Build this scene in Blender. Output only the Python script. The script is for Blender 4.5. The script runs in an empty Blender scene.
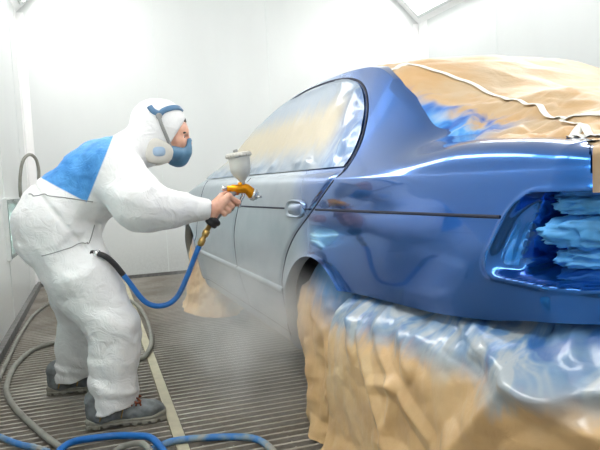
import bpy, bmesh, math, random
import numpy as np
from mathutils import Vector, Matrix

random.seed(7)
SC = bpy.context.scene
COL = SC.collection
PI = math.pi

# ------------------------------------------------------------------ helpers
def mesh_obj(name, verts, faces, mat=None, parent=None, smooth=True):
    me = bpy.data.meshes.new(name)
    me.from_pydata([tuple(map(float, v)) for v in verts], [], [tuple(int(i) for i in f) for f in faces])
    me.validate(); me.update()
    if smooth:
        me.polygons.foreach_set('use_smooth', [True]*len(me.polygons))
    o = bpy.data.objects.new(name, me)
    COL.objects.link(o)
    if mat: me.materials.append(mat)
    if parent: o.parent = parent
    return o

def tag(o, label=None, cat=None, group=None, kind=None):
    if label: o['label'] = label
    if cat: o['category'] = cat
    if group: o['group'] = group
    if kind: o['kind'] = kind
    return o

def empty(name, loc, rz=0, label=None, cat=None, group=None):
    o = bpy.data.objects.new(name, None); COL.objects.link(o)
    o.location = loc; o.rotation_euler = (0, 0, rz); o.empty_display_size = .1
    return tag(o, label, cat, group)

def rel(parent, pts):
    """world points -> the frame of an unrotated parent empty"""
    l = np.array(parent.location)
    return np.asarray(pts, float) - l

class MB:
    """collects pieces into one mesh"""
    def __init__(s): s.v = []; s.f = []
    def add(s, v, f):
        n = len(s.v); s.v += [tuple(map(float, q)) for q in v]; s.f += [tuple(int(i)+n for i in q) for q in f]; return s
    def box(s, lo, hi):
        (a, b, c), (d, e, g) = lo, hi
        v = [(a,b,c),(d,b,c),(d,e,c),(a,e,c),(a,b,g),(d,b,g),(d,e,g),(a,e,g)]
        return s.add(v, [(0,3,2,1),(4,5,6,7),(0,1,5,4),(1,2,6,5),(2,3,7,6),(3,0,4,7)])
    def tube(s, pts, r, n=10, cap=True):
        pts = np.asarray(pts, float); rs = np.broadcast_to(np.asarray(r, float), (len(pts),))
        T = np.gradient(pts, axis=0); T /= np.linalg.norm(T, axis=1)[:, None]+1e-12
        u = np.cross(T[0], (0, 0, 1.));
        if np.linalg.norm(u) < .05: u = np.cross(T[0], (0, 1., 0))
        u /= np.linalg.norm(u); v = []; f = []
        for i, p in enumerate(pts):
            u = u - T[i]*np.dot(u, T[i]); u /= np.linalg.norm(u); w = np.cross(T[i], u)
            for k in range(n):
                a = 2*PI*k/n; v.append(p+rs[i]*(u*math.cos(a)+w*math.sin(a)))
        for i in range(len(pts)-1):
            for k in range(n):
                k2 = (k+1) % n; f.append((i*n+k, i*n+k2, (i+1)*n+k2, (i+1)*n+k))
        if cap:
            f.append(tuple(range(n-1, -1, -1))); f.append(tuple((len(pts)-1)*n+k for k in range(n)))
        return s.add(v, f)
    def lathe(s, a, axis, prof, n=24):
        """prof: (distance along axis, radius)"""
        a = np.asarray(a, float); ax = np.asarray(axis, float); ax /= np.linalg.norm(ax)
        u = np.cross(ax, (0, 1, 0)); u /= np.linalg.norm(u); w = np.cross(ax, u)
        v = []; f = []
        for (t, r) in prof:
            for k in range(n):
                q = 2*PI*k/n; v.append(a+ax*t+r*(u*math.cos(q)+w*math.sin(q)))
        for i in range(len(prof)-1):
            for k in range(n):
                k2 = (k+1) % n; f.append((i*n+k, i*n+k2, (i+1)*n+k2, (i+1)*n+k))
        f.append(tuple(range(n-1, -1, -1))); f.append(tuple((len(prof)-1)*n+k for k in range(n)))
        return s.add(v, f)
    def grid(s, P):
        P = np.asarray(P, float); a, b = P.shape[:2]
        f = [(i*b+j, i*b+j+1, (i+1)*b+j+1, (i+1)*b+j) for i in range(a-1) for j in range(b-1)]
        return s.add(P.reshape(-1, 3), f)
    def build(s, name, mat=None, parent=None, smooth=True, origin=None):
        v = np.array(s.v)
        if origin is not None: v = v - np.array(origin)
        o = mesh_obj(name, v, s.f, mat, parent, smooth)
        if origin is not None: o.location = origin
        return o

def autosmooth(o, ang=40):
    bm = bmesh.new(); bm.from_mesh(o.data)
    for e in bm.edges:
        if len(e.link_faces) == 2 and e.calc_face_angle(0) > math.radians(ang): e.smooth = False
    bm.to_mesh(o.data); bm.free()
    return o

def fixnormals(o):
    bm = bmesh.new(); bm.from_mesh(o.data); bmesh.ops.recalc_face_normals(bm, faces=bm.faces[:]); bm.to_mesh(o.data); bm.free(); return o

def spline(pts, n=12):
    """catmull-rom through points"""
    P = np.asarray(pts, float); P = np.vstack([2*P[0]-P[1], P, 2*P[-1]-P[-2]]); out = []
    for i in range(1, len(P)-2):
        a, b, c, d = P[i-1:i+3]
        for k in range(n):
            t = k/n
            out.append(.5*((2*b)+(c-a)*t+(2*a-5*b+4*c-d)*t*t+(-a+3*b-3*c+d)*t**3))
    out.append(P[-2]); return np.array(out)

def pchip(xs, ys):
    xs = np.asarray(xs, float); ys = np.asarray(ys, float)
    h = np.diff(xs); m = np.diff(ys)/h; d = np.zeros_like(ys); d[0] = m[0]; d[-1] = m[-1]
    for i in range(1, len(xs)-1):
        if m[i-1]*m[i] > 0:
            w1 = 2*h[i]+h[i-1]; w2 = h[i]+2*h[i-1]; d[i] = (w1+w2)/(w1/m[i-1]+w2/m[i])
    def f(x):
        x = np.clip(np.asarray(x, float), xs[0], xs[-1]); i = np.clip(np.searchsorted(xs, x)-1, 0, len(h)-1)
        t = (x-xs[i])/h[i]; a = ys[i]; b = ys[i+1]
        return a*(1+2*t)*(1-t)**2+h[i]*d[i]*t*(1-t)**2+b*t*t*(3-2*t)+h[i]*d[i+1]*t*t*(t-1)
    return f

_rng = np.random.RandomState(3)
_perm = _rng.permutation(512).astype(np.int64)
_g = _rng.normal(size=(512, 3)); _g /= np.linalg.norm(_g, axis=1)[:, None]
def noise(P):
    P = np.asarray(P, float); sh = P.shape[:-1]; P = P.reshape(-1, 3)
    I = np.floor(P).astype(np.int64); F = P-I; U = F*F*F*(F*(F*6-15)+10); r = np.zeros(len(P))
    for dx in (0, 1):
        for dy in (0, 1):
            for dz in (0, 1):
                hsh = _perm[(_perm[(_perm[(I[:, 0]+dx) & 511]+I[:, 1]+dy) & 511]+I[:, 2]+dz) & 511]
                g = _g[hsh]; dt = g[:, 0]*(F[:, 0]-dx)+g[:, 1]*(F[:, 1]-dy)+g[:, 2]*(F[:, 2]-dz)
                w = (U[:, 0] if dx else 1-U[:, 0])*(U[:, 1] if dy else 1-U[:, 1])*(U[:, 2] if dz else 1-U[:, 2])
                r += w*dt
    return (r*1.5).reshape(sh)
def ridge(P, octv=3):
    """sharp creased noise, about 0..1"""
    P = np.asarray(P, float); a = 1.; s = 0; t = 0
    for k in range(octv):
        s = s+a*(1-np.abs(noise(P*(1.9**k)+k*17.3))*2.2); t += a; a *= .5
    return s/t
def _h2(i, j, k): return _perm[(_perm[(i+k*37) & 511]+j) & 511]/255.5-1
def tri(u, v, seed=0):
    """piecewise-linear noise on a triangle lattice: flat facets meeting in sharp creases"""
    q = np.stack([u, v, np.zeros_like(u)+seed*3.7], -1)
    u = u+.45*noise(q*.9+5.3); v = v+.45*noise(q*.9+11.7)
    s = (u+v)*.366; a = u+s; b = v+s; i = np.floor(a).astype(np.int64); j = np.floor(b).astype(np.int64); f = a-i; g = b-j
    c0 = _h2(i, j, seed); c1 = np.where(f > g, _h2(i+1, j, seed), _h2(i, j+1, seed)); c2 = _h2(i+1, j+1, seed)
    hi = np.maximum(f, g); lo = np.minimum(f, g)
    return c0*(1-hi)+c1*(hi-lo)+c2*lo
def paper(u, v, sc, seed=0, octv=3, gain=.5):
    h = 0; a = 1.
    for k in range(octv): h = h+a*tri(u*sc*2.1**k, v*sc*2.1**k, seed+k*5); a *= gain
    return h
def sstep(a, b, x):
    t = np.clip((x-a)/(b-a), 0, 1); return t*t*(3-2*t)

# ---- signed-distance bodies turned into one continuous surface
def cap(P, a, b, r1, r2):
    a = np.asarray(a, float); b = np.asarray(b, float); ab = b-a
    t = np.clip(((P-a)@ab)/(ab@ab+1e-12), 0, 1)
    return np.linalg.norm(P-(a+t[:, None]*ab), axis=1)-(r1+(r2-r1)*t)
def ell(P, c, r, R=None):
    q = P-np.asarray(c, float)
    if R is not None: q = q@R
    r = np.asarray(r, float); k0 = np.linalg.norm(q/r, axis=1); k1 = np.linalg.norm(q/(r*r), axis=1)+1e-9
    return k0*(k0-1)/k1
def smin(a, b, k):
    h = np.clip(.5+.5*(b-a)/k, 0, 1); return b+(a-b)*h-k*h*(1-h)
def smax(a, b, k): return -smin(-a, -b, k)

def sdf_mesh(fn, lo, hi, h, B=12):
    lo = np.asarray(lo, float); hi = np.asarray(hi, float)
    nb = np.ceil((hi-lo)/(h*B)).astype(int); N = nb*B
    D = np.full(tuple(N), 1., np.float32)
    bi = np.stack(np.meshgrid(*[np.arange(k) for k in nb], indexing='ij'), -1).reshape(-1, 3)
    bc = lo+(bi*B+(B-1)/2)*h; dc = fn(bc)
    loc = np.stack(np.meshgrid(*[np.arange(B)]*3, indexing='ij'), -1).reshape(-1, 3)
    act = np.abs(dc) < B*h*.95+.03
    for k in np.where(~act)[0]:
        i, j, l = bi[k]*B; D[i:i+B, j:j+B, l:l+B] = dc[k]
    idx = np.where(act)[0]
    for s in range(0, len(idx), 48):
        ch = idx[s:s+48]; P = lo+(bi[ch][:, None, :]*B+loc[None])*h
        d = fn(P.reshape(-1, 3)).reshape(len(ch), B, B, B)
        for k, q in enumerate(ch):
            i, j, l = bi[q]*B; D[i:i+B, j:j+B, l:l+B] = d[k]
    S = D < 0
    c = [S[a:N[0]-1+a, b:N[1]-1+b, e:N[2]-1+e] for a in (0,1) for b in (0,1) for e in (0,1)]
    tot = sum(x.astype(np.int8) for x in c); cell = (tot > 0) & (tot < 8)
    ci = np.argwhere(cell); vid = np.full(cell.shape, -1, np.int32); vid[cell] = np.arange(len(ci))
    acc = np.zeros((len(ci), 3)); cnt = np.zeros(len(ci))
    off = [(a, b, e) for a in (0,1) for b in (0,1) for e in (0,1)]
    val = [D[ci[:, 0]+o[0], ci[:, 1]+o[1], ci[:, 2]+o[2]] for o in off]
    for p in range(8):
        for q in range(p+1, 8):
            df = np.abs(np.array(off[p])-np.array(off[q]))
            if df.sum() != 1: continue
            m = (val[p] < 0) != (val[q] < 0); t = np.where(m, val[p]/(val[p]-val[q]+1e-12), 0)
            pt = np.array(off[p])+t[:, None]*(np.array(off[q])-np.array(off[p]))
            acc += pt*m[:, None]; cnt += m
    V = lo+(ci+acc/cnt[:, None])*h
    faces = []
    for ax in range(3):
        sl0 = [slice(1, n-1) for n in N]; sl1 = list(sl0); sl0[ax] = slice(0, N[ax]-1); sl1[ax] = slice(1, N[ax])
        A = S[tuple(sl0)]; Bv = S[tuple(sl1)]; ch = np.argwhere(A != Bv)
        if not len(ch): continue
        base = np.array([1, 1, 1]); base[ax] = 0; g = ch+base; inside = A[tuple(ch.T)]
        u, w = [k for k in range(3) if k != ax]; q = []
        for (du, dw) in ((-1,-1),(0,-1),(0,0),(-1,0)):
            k = g.copy(); k[:, u] += du; k[:, w] += dw; q.append(vid[k[:, 0], k[:, 1], k[:, 2]])
        q = np.stack(q, 1); flip = inside if ax != 1 else ~inside
        q = np.where(flip[:, None], q, q[:, ::-1]); faces.append(q)
    F = np.vstack(faces); F = F[(F >= 0).all(1)]
    return V, F

# ------------------------------------------------------------------ materials
def srgb(r, g, b):
    f = lambda c: (c/255/12.92 if c/255 <= .04045 else ((c/255+.055)/1.055)**2.4)
    return (f(r), f(g), f(b), 1)

class NT:
    def __init__(s, name):
        s.m = bpy.data.materials.new(name); s.m.use_nodes = True; s.t = s.m.node_tree
        s.b = s.t.nodes['Principled BSDF']; s.out = s.t.nodes['Material Output']
    def n(s, typ, **kw):
        o = s.t.nodes.new(typ)
        for k, v in kw.items():
            if k.startswith('i_'): o.inputs[int(k[2:])].default_value = v
            else: setattr(o, k, v)
        return o
    def l(s, a, b): s.t.links.new(a, b)
    def set(s, **kw):
        for k, v in kw.items(): s.b.inputs[k.replace('_', ' ')].default_value = v
    def coord(s, kind='Object'): return s.n('ShaderNodeTexCoord').outputs[kind]
    def pos(s): return s.n('ShaderNodeNewGeometry').outputs['Position']
    def noise(s, vec, scale, detail=4, rough=.55, dist=0):
        o = s.n('ShaderNodeTexNoise'); o.inputs['Scale'].default_value = scale; o.inputs['Detail'].default_value = detail
        o.inputs['Roughness'].default_value = rough; o.inputs['Distortion'].default_value = dist
        if vec is not None: s.l(vec, o.inputs['Vector'])
        return o.outputs['Fac']
    def math(s, op, a, b=None, c=None):
        o = s.n('ShaderNodeMath', operation=op)
        for k, x in enumerate((a, b, c)):
            if x is None: continue
            if isinstance(x, (int, float)): o.inputs[k].default_value = x
            else: s.l(x, o.inputs[k])
        return o.outputs[0]
    def ramp(s, fac, stops, interp='LINEAR'):
        o = s.n('ShaderNodeValToRGB'); r = o.color_ramp; r.interpolation = interp
        while len(r.elements) < len(stops): r.elements.new(.5)
        for e, (p, c) in zip(r.elements, stops):
            e.position = p; e.color = c if len(c) == 4 else (*c, 1)
        s.l(fac, o.inputs[0]); return o.outputs[0]
    def mapr(s, x, a, b, c=0., d=1., smooth=True):
        o = s.n('ShaderNodeMapRange'); o.interpolation_type = 'SMOOTHSTEP' if smooth else 'LINEAR'; o.clamp = True if not smooth else o.clamp
        for k, q in enumerate((a, b, c, d)): o.inputs[k+1].default_value = q
        s.l(x, o.inputs[0]); return o.outputs[0]
    def mix(s, fac, a, b):
        o = s.n('ShaderNodeMix', data_type='RGBA')
        for k, x in ((0, fac), (6, a), (7, b)):
            if isinstance(x, (int, float, tuple)): o.inputs[k].default_value = x
            else: s.l(x, o.inputs[k])
        return o.outputs[2]
    def sep(s, vec):
        o = s.n('ShaderNodeSeparateXYZ'); s.l(vec, o.inputs[0]); return o.outputs
    def scale(s, vec, v):
        o = s.n('ShaderNodeMapping'); s.l(vec, o.inputs[0]); o.inputs['Scale'].default_value = v; return o.outputs[0]
    def col(s, x):
        if isinstance(x, tuple): s.b.inputs['Base Color'].default_value = x
        else: s.l(x, s.b.inputs['Base Color'])
    def bump(s, h, strength=.3, dist=.01):
        o = s.n('ShaderNodeBump'); o.inputs['Strength'].default_value = strength; o.inputs['Distance'].default_value = dist
        s.l(h, o.inputs['Height']); s.l(o.outputs[0], s.b.inputs['Normal']); return o

def simple(name, col, rough=.5, metal=0., var=.08, nscale=25, bump=0, coat=0):
    t = NT(name); c = t.coord(); f = t.noise(c, nscale)
    lo = tuple(max(0, x*(1-var)) for x in col[:3])+(1,); hi = tuple(min(1, x*(1+var)) for x in col[:3])+(1,)
    t.col(t.ramp(f, [(.3, lo), (.7, hi)])); t.set(Roughness=rough, Metallic=metal, Coat_Weight=coat)
    if bump: t.bump(t.noise(c, nscale*3), bump, .004)
    return t.m

def mat_wall(name, base, dirt=.05):
    t = NT(name); c = t.coord()
    f = t.noise(t.scale(c, (1, 1, .35)), 2.2, 5); g = t.noise(c, 40, 3)
    z = t.sep(t.pos())[2]; low = t.mapr(z, .0, .5, 1., 0.)
    k = t.math('MULTIPLY', low, g)
    a = t.ramp(f, [(.3, tuple(x*(1-dirt) for x in base[:3])+(1,)), (.7, base)])
    t.col(t.mix(t.math('MULTIPLY', k, .45), a, srgb(140, 142, 140)))
    t.set(Roughness=.28, Specular_IOR_Level=.5); t.bump(t.noise(c, 1.6, 2), .12, .03)
    return t.m

M = {}
M['wall'] = mat_wall('white_booth_panel', (.745, .77, .765, 1))
M['strip'] = simple('clean_white_metal', (.95, .95, .95, 1), .35, var=.01)
M['ceiling'] = simple('white_filter_ceiling', (.9, .9, .9, 1), .8, var=.03)
M['frame'] = simple('pale_grey_frame', (.74, .78, .77, 1), .35, var=.05)
M['darktrim'] = simple('dirty_grey_kick_strip', (.16, .16, .155, 1), .6, var=.3)

def mat_grate():
    t = NT('dusty_galvanised_grating'); c = t.pos()
    f = t.noise(c, 2.2, 6, .65); g = t.noise(c, 60, 3)
    a = t.ramp(f, [(.3, srgb(148, 141, 130)), (.5, srgb(178, 172, 162)), (.72, srgb(214, 210, 202))])
    t.col(t.mix(t.math('MULTIPLY', g, .6), a, srgb(120, 112, 100)))
    t.set(Roughness=.55, Metallic=.0); return t.m
M['grate'] = mat_grate()
M['pit'] = simple('dark_pit', (.03, .028, .026, 1), .9)
M['cream'] = simple('cream_painted_bar', srgb(188, 182, 156), .55, var=.12, nscale=14)

def emit(name, col, st):
    t = NT(name); t.set(Base_Color=(.8, .8, .8, 1), Emission_Color=col, Emission_Strength=st, Roughness=.4); return t.m
M['lamp'] = emit('lit_diffuser', (1, .985, .96, 1), 10.0)
M['tube'] = emit('lit_tube', (.93, 1, .97, 1), 9.0)

def mat_paint():
    t = NT('half_sprayed_blue_car_paint'); c = t.coord(); x, y, z = t.sep(c)[:]
    nz = t.noise(c, 2.4, 3); nz2 = t.noise(c, 9, 3)
    # local y: -1.1 is the wheel, the doors start about -.9 and carry only a thin grey-blue coat so far
    yy = t.math('ADD', y, t.math('MULTIPLY', t.math('SUBTRACT', nz, .5), .55))
    hz = t.math('MULTIPLY', t.math('SUBTRACT', z, .75), .42)
    yy = t.math('SUBTRACT', yy, hz)
    f = t.mapr(yy, -1.22, -.62)
    blue = t.mix(nz2, (.007, .105, .40, 1), (.011, .130, .47, 1))
    grey = t.mix(nz2, (.30, .36, .41, 1), (.42, .47, .51, 1))
    t.col(t.mix(f, blue, grey))
    t.l(t.mapr(f, 0, 1, .15, .42, False), t.b.inputs['Roughness'])
    t.l(t.mapr(f, 0, 1, .88, .5, False), t.b.inputs['Metallic'])
    t.l(t.mapr(f, 0, 1, .8, .25, False), t.b.inputs['Coat Weight'])
    t.set(Coat_Roughness=.035)
    return t.m
M['paint'] = mat_paint()
M['gap'] = simple('dark_blue_shut_line', (.010, .016, .04, 1), .75)
M['black'] = simple('black_rubber', (.018, .018, .02, 1), .55)
M['tyre'] = simple('tyre_rubber', (.02, .02, .02, 1), .8)
M['under'] = simple('dark_underbody', (.015, .015, .018, 1), .8)

def mat_paper(name, mode):
    """brown masking paper with blue overspray where the gun passed"""
    t = NT(name); c = t.coord(); x, y, z = t.sep(c)[:]
    n1 = t.noise(c, 3.2, 4, .55, .6); n2 = t.noise(c, 14, 4); n3 = t.noise(t.scale(c, (1, 1, .4)), 7, 3, .6, 1.2)
    tan = t.ramp(n1, [(.25, srgb(196, 158, 108)), (.5, srgb(214, 178, 128)), (.75, srgb(226, 196, 150))])
    if mode == 'window':
        # local x grows across the car, z upward
        q = t.math('ADD', x, t.math('MULTIPLY', t.math('SUBTRACT', z, 1.0), .30))
        q = t.math('ADD', q, t.math('MULTIPLY', t.math('SUBTRACT', n3, .5), .30))
        f = t.math('MULTIPLY', t.mapr(q, -.46, -.55), t.mapr(y, -1.86, -1.66))
        silver = t.mapr(n1, .42, .66)
        base = t.mix(t.math('MULTIPLY', silver, .5), srgb(196, 160, 114), srgb(190, 180, 158))
        ov = t.ramp(n3, [(.3, srgb(18, 70, 165)), (.5, srgb(60, 140, 215)), (.7, srgb(150, 205, 240))])
        t.col(t.mix(f, base, ov)); t.set(Roughness=.42)
    elif mode == 'drape':
        q = t.math('ADD', z, t.math('MULTIPLY', t.math('SUBTRACT', n3, .5), .20))
        q = t.math('ADD', q, t.math('MULTIPLY', y, .07))
        f = t.mapr(q, .445, .525)
        ov = t.ramp(n3, [(.36, srgb(48, 96, 155)), (.46, srgb(100, 136, 170)), (.58, srgb(158, 168, 174))])
        t.col(t.mix(f, tan, ov)); t.set(Roughness=.3, Specular_IOR_Level=.6, Coat_Weight=.6, Coat_Roughness=.12)
    elif mode == 'wheel':
        q = t.math('ADD', z, t.math('MULTIPLY', t.math('SUBTRACT', n3, .5), .22))
        q = t.math('SUBTRACT', q, t.math('MULTIPLY', y, .30))
        f = t.mapr(q, .34, .54)
        t.col(t.mix(f, tan, srgb(84, 132, 180))); t.set(Roughness=.5)
    elif mode == 'film':
        f = t.mapr(t.math('ADD', t.math('ABSOLUTE', t.math('SUBTRACT', z, .17)), t.math('MULTIPLY', n3, .10)), .08, .20)
        g = t.mapr(t.math('ADD', y, t.math('MULTIPLY', n1, .12)), -.80, -.58, 1., 0.)
        tape = t.ramp(n3, [(.38, srgb(118, 160, 205)), (.52, srgb(62, 116, 182)), (.66, srgb(160, 184, 204))])
        a = t.mix(f, srgb(172, 158, 124), srgb(126, 144, 162))
        t.col(t.mix(t.math('MULTIPLY', g, .92), a, tape)); t.set(Roughness=.38, Coat_Weight=.5, Coat_Roughness=.12)
    t.bump(t.math('ADD', t.noise(c, 26, 5, .6, .8), t.math('MULTIPLY', n2, .6)), .25, .006)
    return t.m
for k in ('window', 'drape', 'wheel', 'film'): M['paper_'+k] = mat_paper('masking_paper_'+k, k)
M['tape'] = simple('white_masking_tape', srgb(240, 240, 232), .6, var=.05)
M['bluepaper'] = simple('blue_oversprayed_paper', srgb(80, 160, 225), .5, var=.35, nscale=12, bump=.3)

def mat_suit():
    t = NT('white_disposable_coverall'); P = t.pos(); x, y, z = t.sep(P)[:]
    # blue breathable panel across the back, bounded by the shoulder seam and the waist seam
    l1 = t.math('ADD', t.math('MULTIPLY', t.math('SUBTRACT', x, -.02), .907), t.math('MULTIPLY', t.math('SUBTRACT', z, .875), -.421))
    l2 = t.math('ADD', t.math('MULTIPLY', t.math('SUBTRACT', x, -.175), .535), t.math('MULTIPLY', t.math('SUBTRACT', z, .965), .845))
    l3 = t.math('SUBTRACT', x, .135)
    a = t.mapr(l1, -.003, .003, 1, 0); b = t.mapr(l2, -.003, .003); 
    k = t.math('MULTIPLY', t.math('MULTIPLY', a, b), t.mapr(l3, -.004, .004, 1, 0))
    n = t.noise(P, 18, 4); 
    wh = t.ramp(n, [(.3, (.84, .85, .85, 1)), (.7, (.89, .90, .90, 1))])
    bl = t.ramp(n, [(.3, srgb(62, 140, 216)), (.7, srgb(96, 172, 238))])
    t.col(t.mix(k, wh, bl)); t.set(Roughness=.62, Specular_IOR_Level=.35)
    h = t.math('ABSOLUTE', t.math('SUBTRACT', t.noise(P, 15, 4, .55, 1.2), .5))
    t.bump(h, .5, .02); return t.m
M['suit'] = mat_suit()

def mat_skin():
    t = NT('skin'); c = t.pos(); f = t.noise(c, 40, 4)
    t.col(t.ramp(f, [(.3, srgb(220, 162, 136)), (.7, srgb(238, 188, 164))]))
    t.set(Roughness=.5, Subsurface_Weight=.12, Subsurface_Scale=.01); t.b.inputs['Subsurface Radius'].default_value = (1, .3, .15)
    t.bump(t.noise(c, 300, 2), .12, .001); return t.m
M['skin'] = mat_skin()
M['hair'] = simple('dark_brown_hair', (.035, .02, .014, 1), .6)
M['eye'] = simple('eye_white', (.75, .72, .7, 1), .2, var=.02)
M['iris'] = simple('dark_iris', (.03, .02, .015, 1), .2)
M['maskblue'] = simple('steel_blue_rubber', srgb(88, 132, 165), .45, var=.12)
M['maskgrey'] = simple('grey_white_filter', srgb(206, 204, 196), .6, var=.06)
M['strapgrey'] = simple('grey_strap', srgb(150, 152, 150), .6)
M['filterblue'] = simple('pale_blue_pad', srgb(160, 185, 210), .6)
M['band'] = simple('steel_blue_headband', srgb(82, 122, 158), .55, var=.1)
M['shoe'] = simple('dusty_grey_leather', srgb(118, 124, 126), .7, var=.45, nscale=18, bump=.3)
M['sole'] = simple('dusty_sole', srgb(140, 138, 128), .8, var=.25, nscale=20)
M['lace'] = simple('rust_brown_lace', srgb(130, 72, 48), .8)
M['gold'] = simple('orange_anodised_metal', srgb(226, 150, 20), .3, .75, var=.08)
M['chrome'] = simple('bright_steel', (.72, .72, .72, 1), .22, .95)
M['cup'] = simple('frosted_white_cup', srgb(214, 214, 206), .35, var=.05)
M['brass'] = simple('brass', srgb(196, 160, 96), .32, .8)
M['hoseblue'] = simple('blue_rubber_hose', srgb(28, 110, 190), .42, var=.15)
M['hosegrey'] = simple('dusty_grey_hose', srgb(138, 138, 130), .65, var=.2, nscale=12)
def mat_hosemix():
    t = NT('dusty_blue_hose'); c = t.pos(); f = t.noise(c, 9, 4)
    t.col(t.ramp(f, [(.42, srgb(60, 125, 195)), (.52, srgb(120, 150, 175)), (.6, srgb(158, 158, 150))])); t.set(Roughness=.6); return t.m
M['hosemix'] = mat_hosemix()
def mat_glass():
    t = NT('pale_green_lamp_glass'); t.set(Base_Color=(.55, .75, .72, 1), Roughness=.08, Transmission_Weight=.75, IOR=1.2); return t.m
M['glass'] = mat_glass()

# ------------------------------------------------------------------ camera
F_PX, YAW, PITCH, ROLL, CAMH = 633.97, .313, .0709, -.052, .9114
Fv = Vector((math.sin(YAW)*math.cos(PITCH), math.cos(YAW)*math.cos(PITCH), -math.sin(PITCH)))
Rv = Vector((math.cos(YAW), -math.sin(YAW), 0)); Uv = Rv.cross(Fv)
R2 = Rv*math.cos(ROLL)+Uv*math.sin(ROLL); U2 = -Rv*math.sin(ROLL)+Uv*math.cos(ROLL)
cd = bpy.data.cameras.new('camera'); cam = bpy.data.objects.new('camera', cd); COL.objects.link(cam)
mw = Matrix((R2, U2, -Fv)).transposed().to_4x4(); mw.translation = (0, 0, CAMH); cam.matrix_world = mw
cd.sensor_width = 36; cd.lens = F_PX/600*36; cd.clip_start = .05
SC.camera = cam

# ------------------------------------------------------------------ room
XL, XR, YB, YF, ZT, ZC = -.575, 3.73, 6.675, -1.7, 2.64, 3.12
def st(o): o['kind'] = 'structure'; return o
b = MB(); b.box((XL-.1, YF-.1, -.1), (XL, YB+.1, ZC)); st(b.build('wall_left', M['wall'], smooth=False))
b = MB(); b.box((XL, YB, -.1), (XR, YB+.1, ZC)); st(b.build('wall_back', M['wall'], smooth=False))
b = MB(); b.box((XR, YF-.1, -.1), (XR+.1, YB+.1, ZC)); st(b.build('wall_right', M['wall'], smooth=False))
b = MB(); b.box((XL, YF-.1, -.1), (XR, YF, ZC)); st(b.build('wall_front', M['wall'], smooth=False))
b = MB(); b.box((XL-.1, YF-.1, ZC), (XR+.1, YB+.1, ZC+.08)); st(b.build('ceiling', M['ceiling'], smooth=False))
# seams of the wall panels
b = MB()
for x in (.70, 1.9, 3.05): b.box((x-.004, YB-.003, 0), (x+.004, YB, ZC))
st(b.build('trim_1', M['frame'], smooth=False))
b = MB()
for y in (2.2, 3.45, 4.75, 6.0): b.box((XL, y-.004, 0), (XL+.003, y+.004, ZT))
for y in (1.1, 2.9, 3.68, 5.2): b.box((XR-.003, y-.004, 0), (XR, y+.004, ZT))
st(b.build('trim_2', M['frame'], smooth=False))
# white angle covering the two back corners
for k, (xc, s) in enumerate(((XL, 1), (XR, -1))):
    b = MB(); x0, x1 = sorted((xc, xc+s*.07)); b.box((x0, YB-.006, .03), (x1, YB, ZT))
    x0, x1 = sorted((xc, xc+s*.006)); b.box((x0, YB-.20, .03), (x1, YB-.012, ZT)); st(b.build('trim_%d' % (3+k), M['strip'], smooth=False))
# kick strips
b = MB(); b.box((XL, YF, -.02), (XL+.035, YB, .05)); st(b.build('baseboard_left', M['darktrim'], smooth=False))
b = MB(); b.box((XL+.035, YB-.02, -.02), (XR, YB, .03)); st(b.build('baseboard_back', M['darktrim'], smooth=False))
# sloping light troughs under the ceiling along both side walls
for k, (xc, s) in enumerate(((XL, 1), (XR, -1))):
    x2 = xc+s*.5
    v = [(xc, YF, ZT), (xc, YB, ZT), (x2, YB, ZC), (x2, YF, ZC), (xc, YF, ZT+.03), (xc, YB, ZT+.03), (x2-s*.03, YB, ZC), (x2-s*.03, YF, ZC)]
    f = [(0,1,2,3), (4,7,6,5), (0,4,5,1), (0,3,7,4), (1,5,6,2)]
    st(fixnormals(mesh_obj('trim_%d' % (5+k), v, f, M['strip'], smooth=False)))
# lamps in the troughs
def trough_lamp(side, y0, y1, label):
    xc, s = ((XL, 1), (XR, -1))[side]
    ang = math.atan2(ZC-ZT, .5); L = math.hypot(.5, ZC-ZT)
    def pt(u, y, o):  # u along the slope, o out of it into the room
        return (xc+s*(u*math.cos(ang)+o*math.sin(ang)), y, ZT+u*math.sin(ang)-o*math.cos(ang))
    c = pt(L/2, (y0+y1)/2, 0)
    e = empty('ceiling_light', c, 0, label, 'light', 'lamps in the sloping troughs')
    def slab(u0, u1, a, c_, o0, o1):
        return [pt(u0,a,o0),pt(u1,a,o0),pt(u1,c_,o0),pt(u0,c_,o0),pt(u0,a,o1),pt(u1,a,o1),pt(u1,c_,o1),pt(u0,c_,o1)], [(0,3,2,1),(4,5,6,7),(0,1,5,4),(1,2,6,5),(2,3,7,6),(3,0,4,7)]
    u0, u1 = .07, L-.10; w = .035; b = MB()
    for q in (slab(u0, u0+w, y0, y1, .001, .022), slab(u1-w, u1, y0, y1, .001, .022), slab(u0+w, u1-w, y0, y0+w, .001, .022), slab(u0+w, u1-w, y1-w, y1, .001, .022)): b.add(rel(e, q[0]), q[1])
    fixnormals(b.build('frame', M['frame'], e, False))
    b = MB(); q = slab(u0+w, u1-w, y0+w, y1-w, .001, .010); b.add(rel(e, q[0]), q[1]); fixnormals(b.build('diffuser', M['lamp'], e, False))
nm = ['nearest the back wall', 'second from the back wall', 'third from the back wall', 'fourth from the back wall', 'nearest the front wall']
for side in (0, 1):
    for k in range(5):
        y1 = YB-.12-k*1.62
        trough_lamp(side, y1-1.5, y1, 'white panel lamp in the %s ceiling trough, %s' % (('left', 'right')[side], nm[k]))
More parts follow.
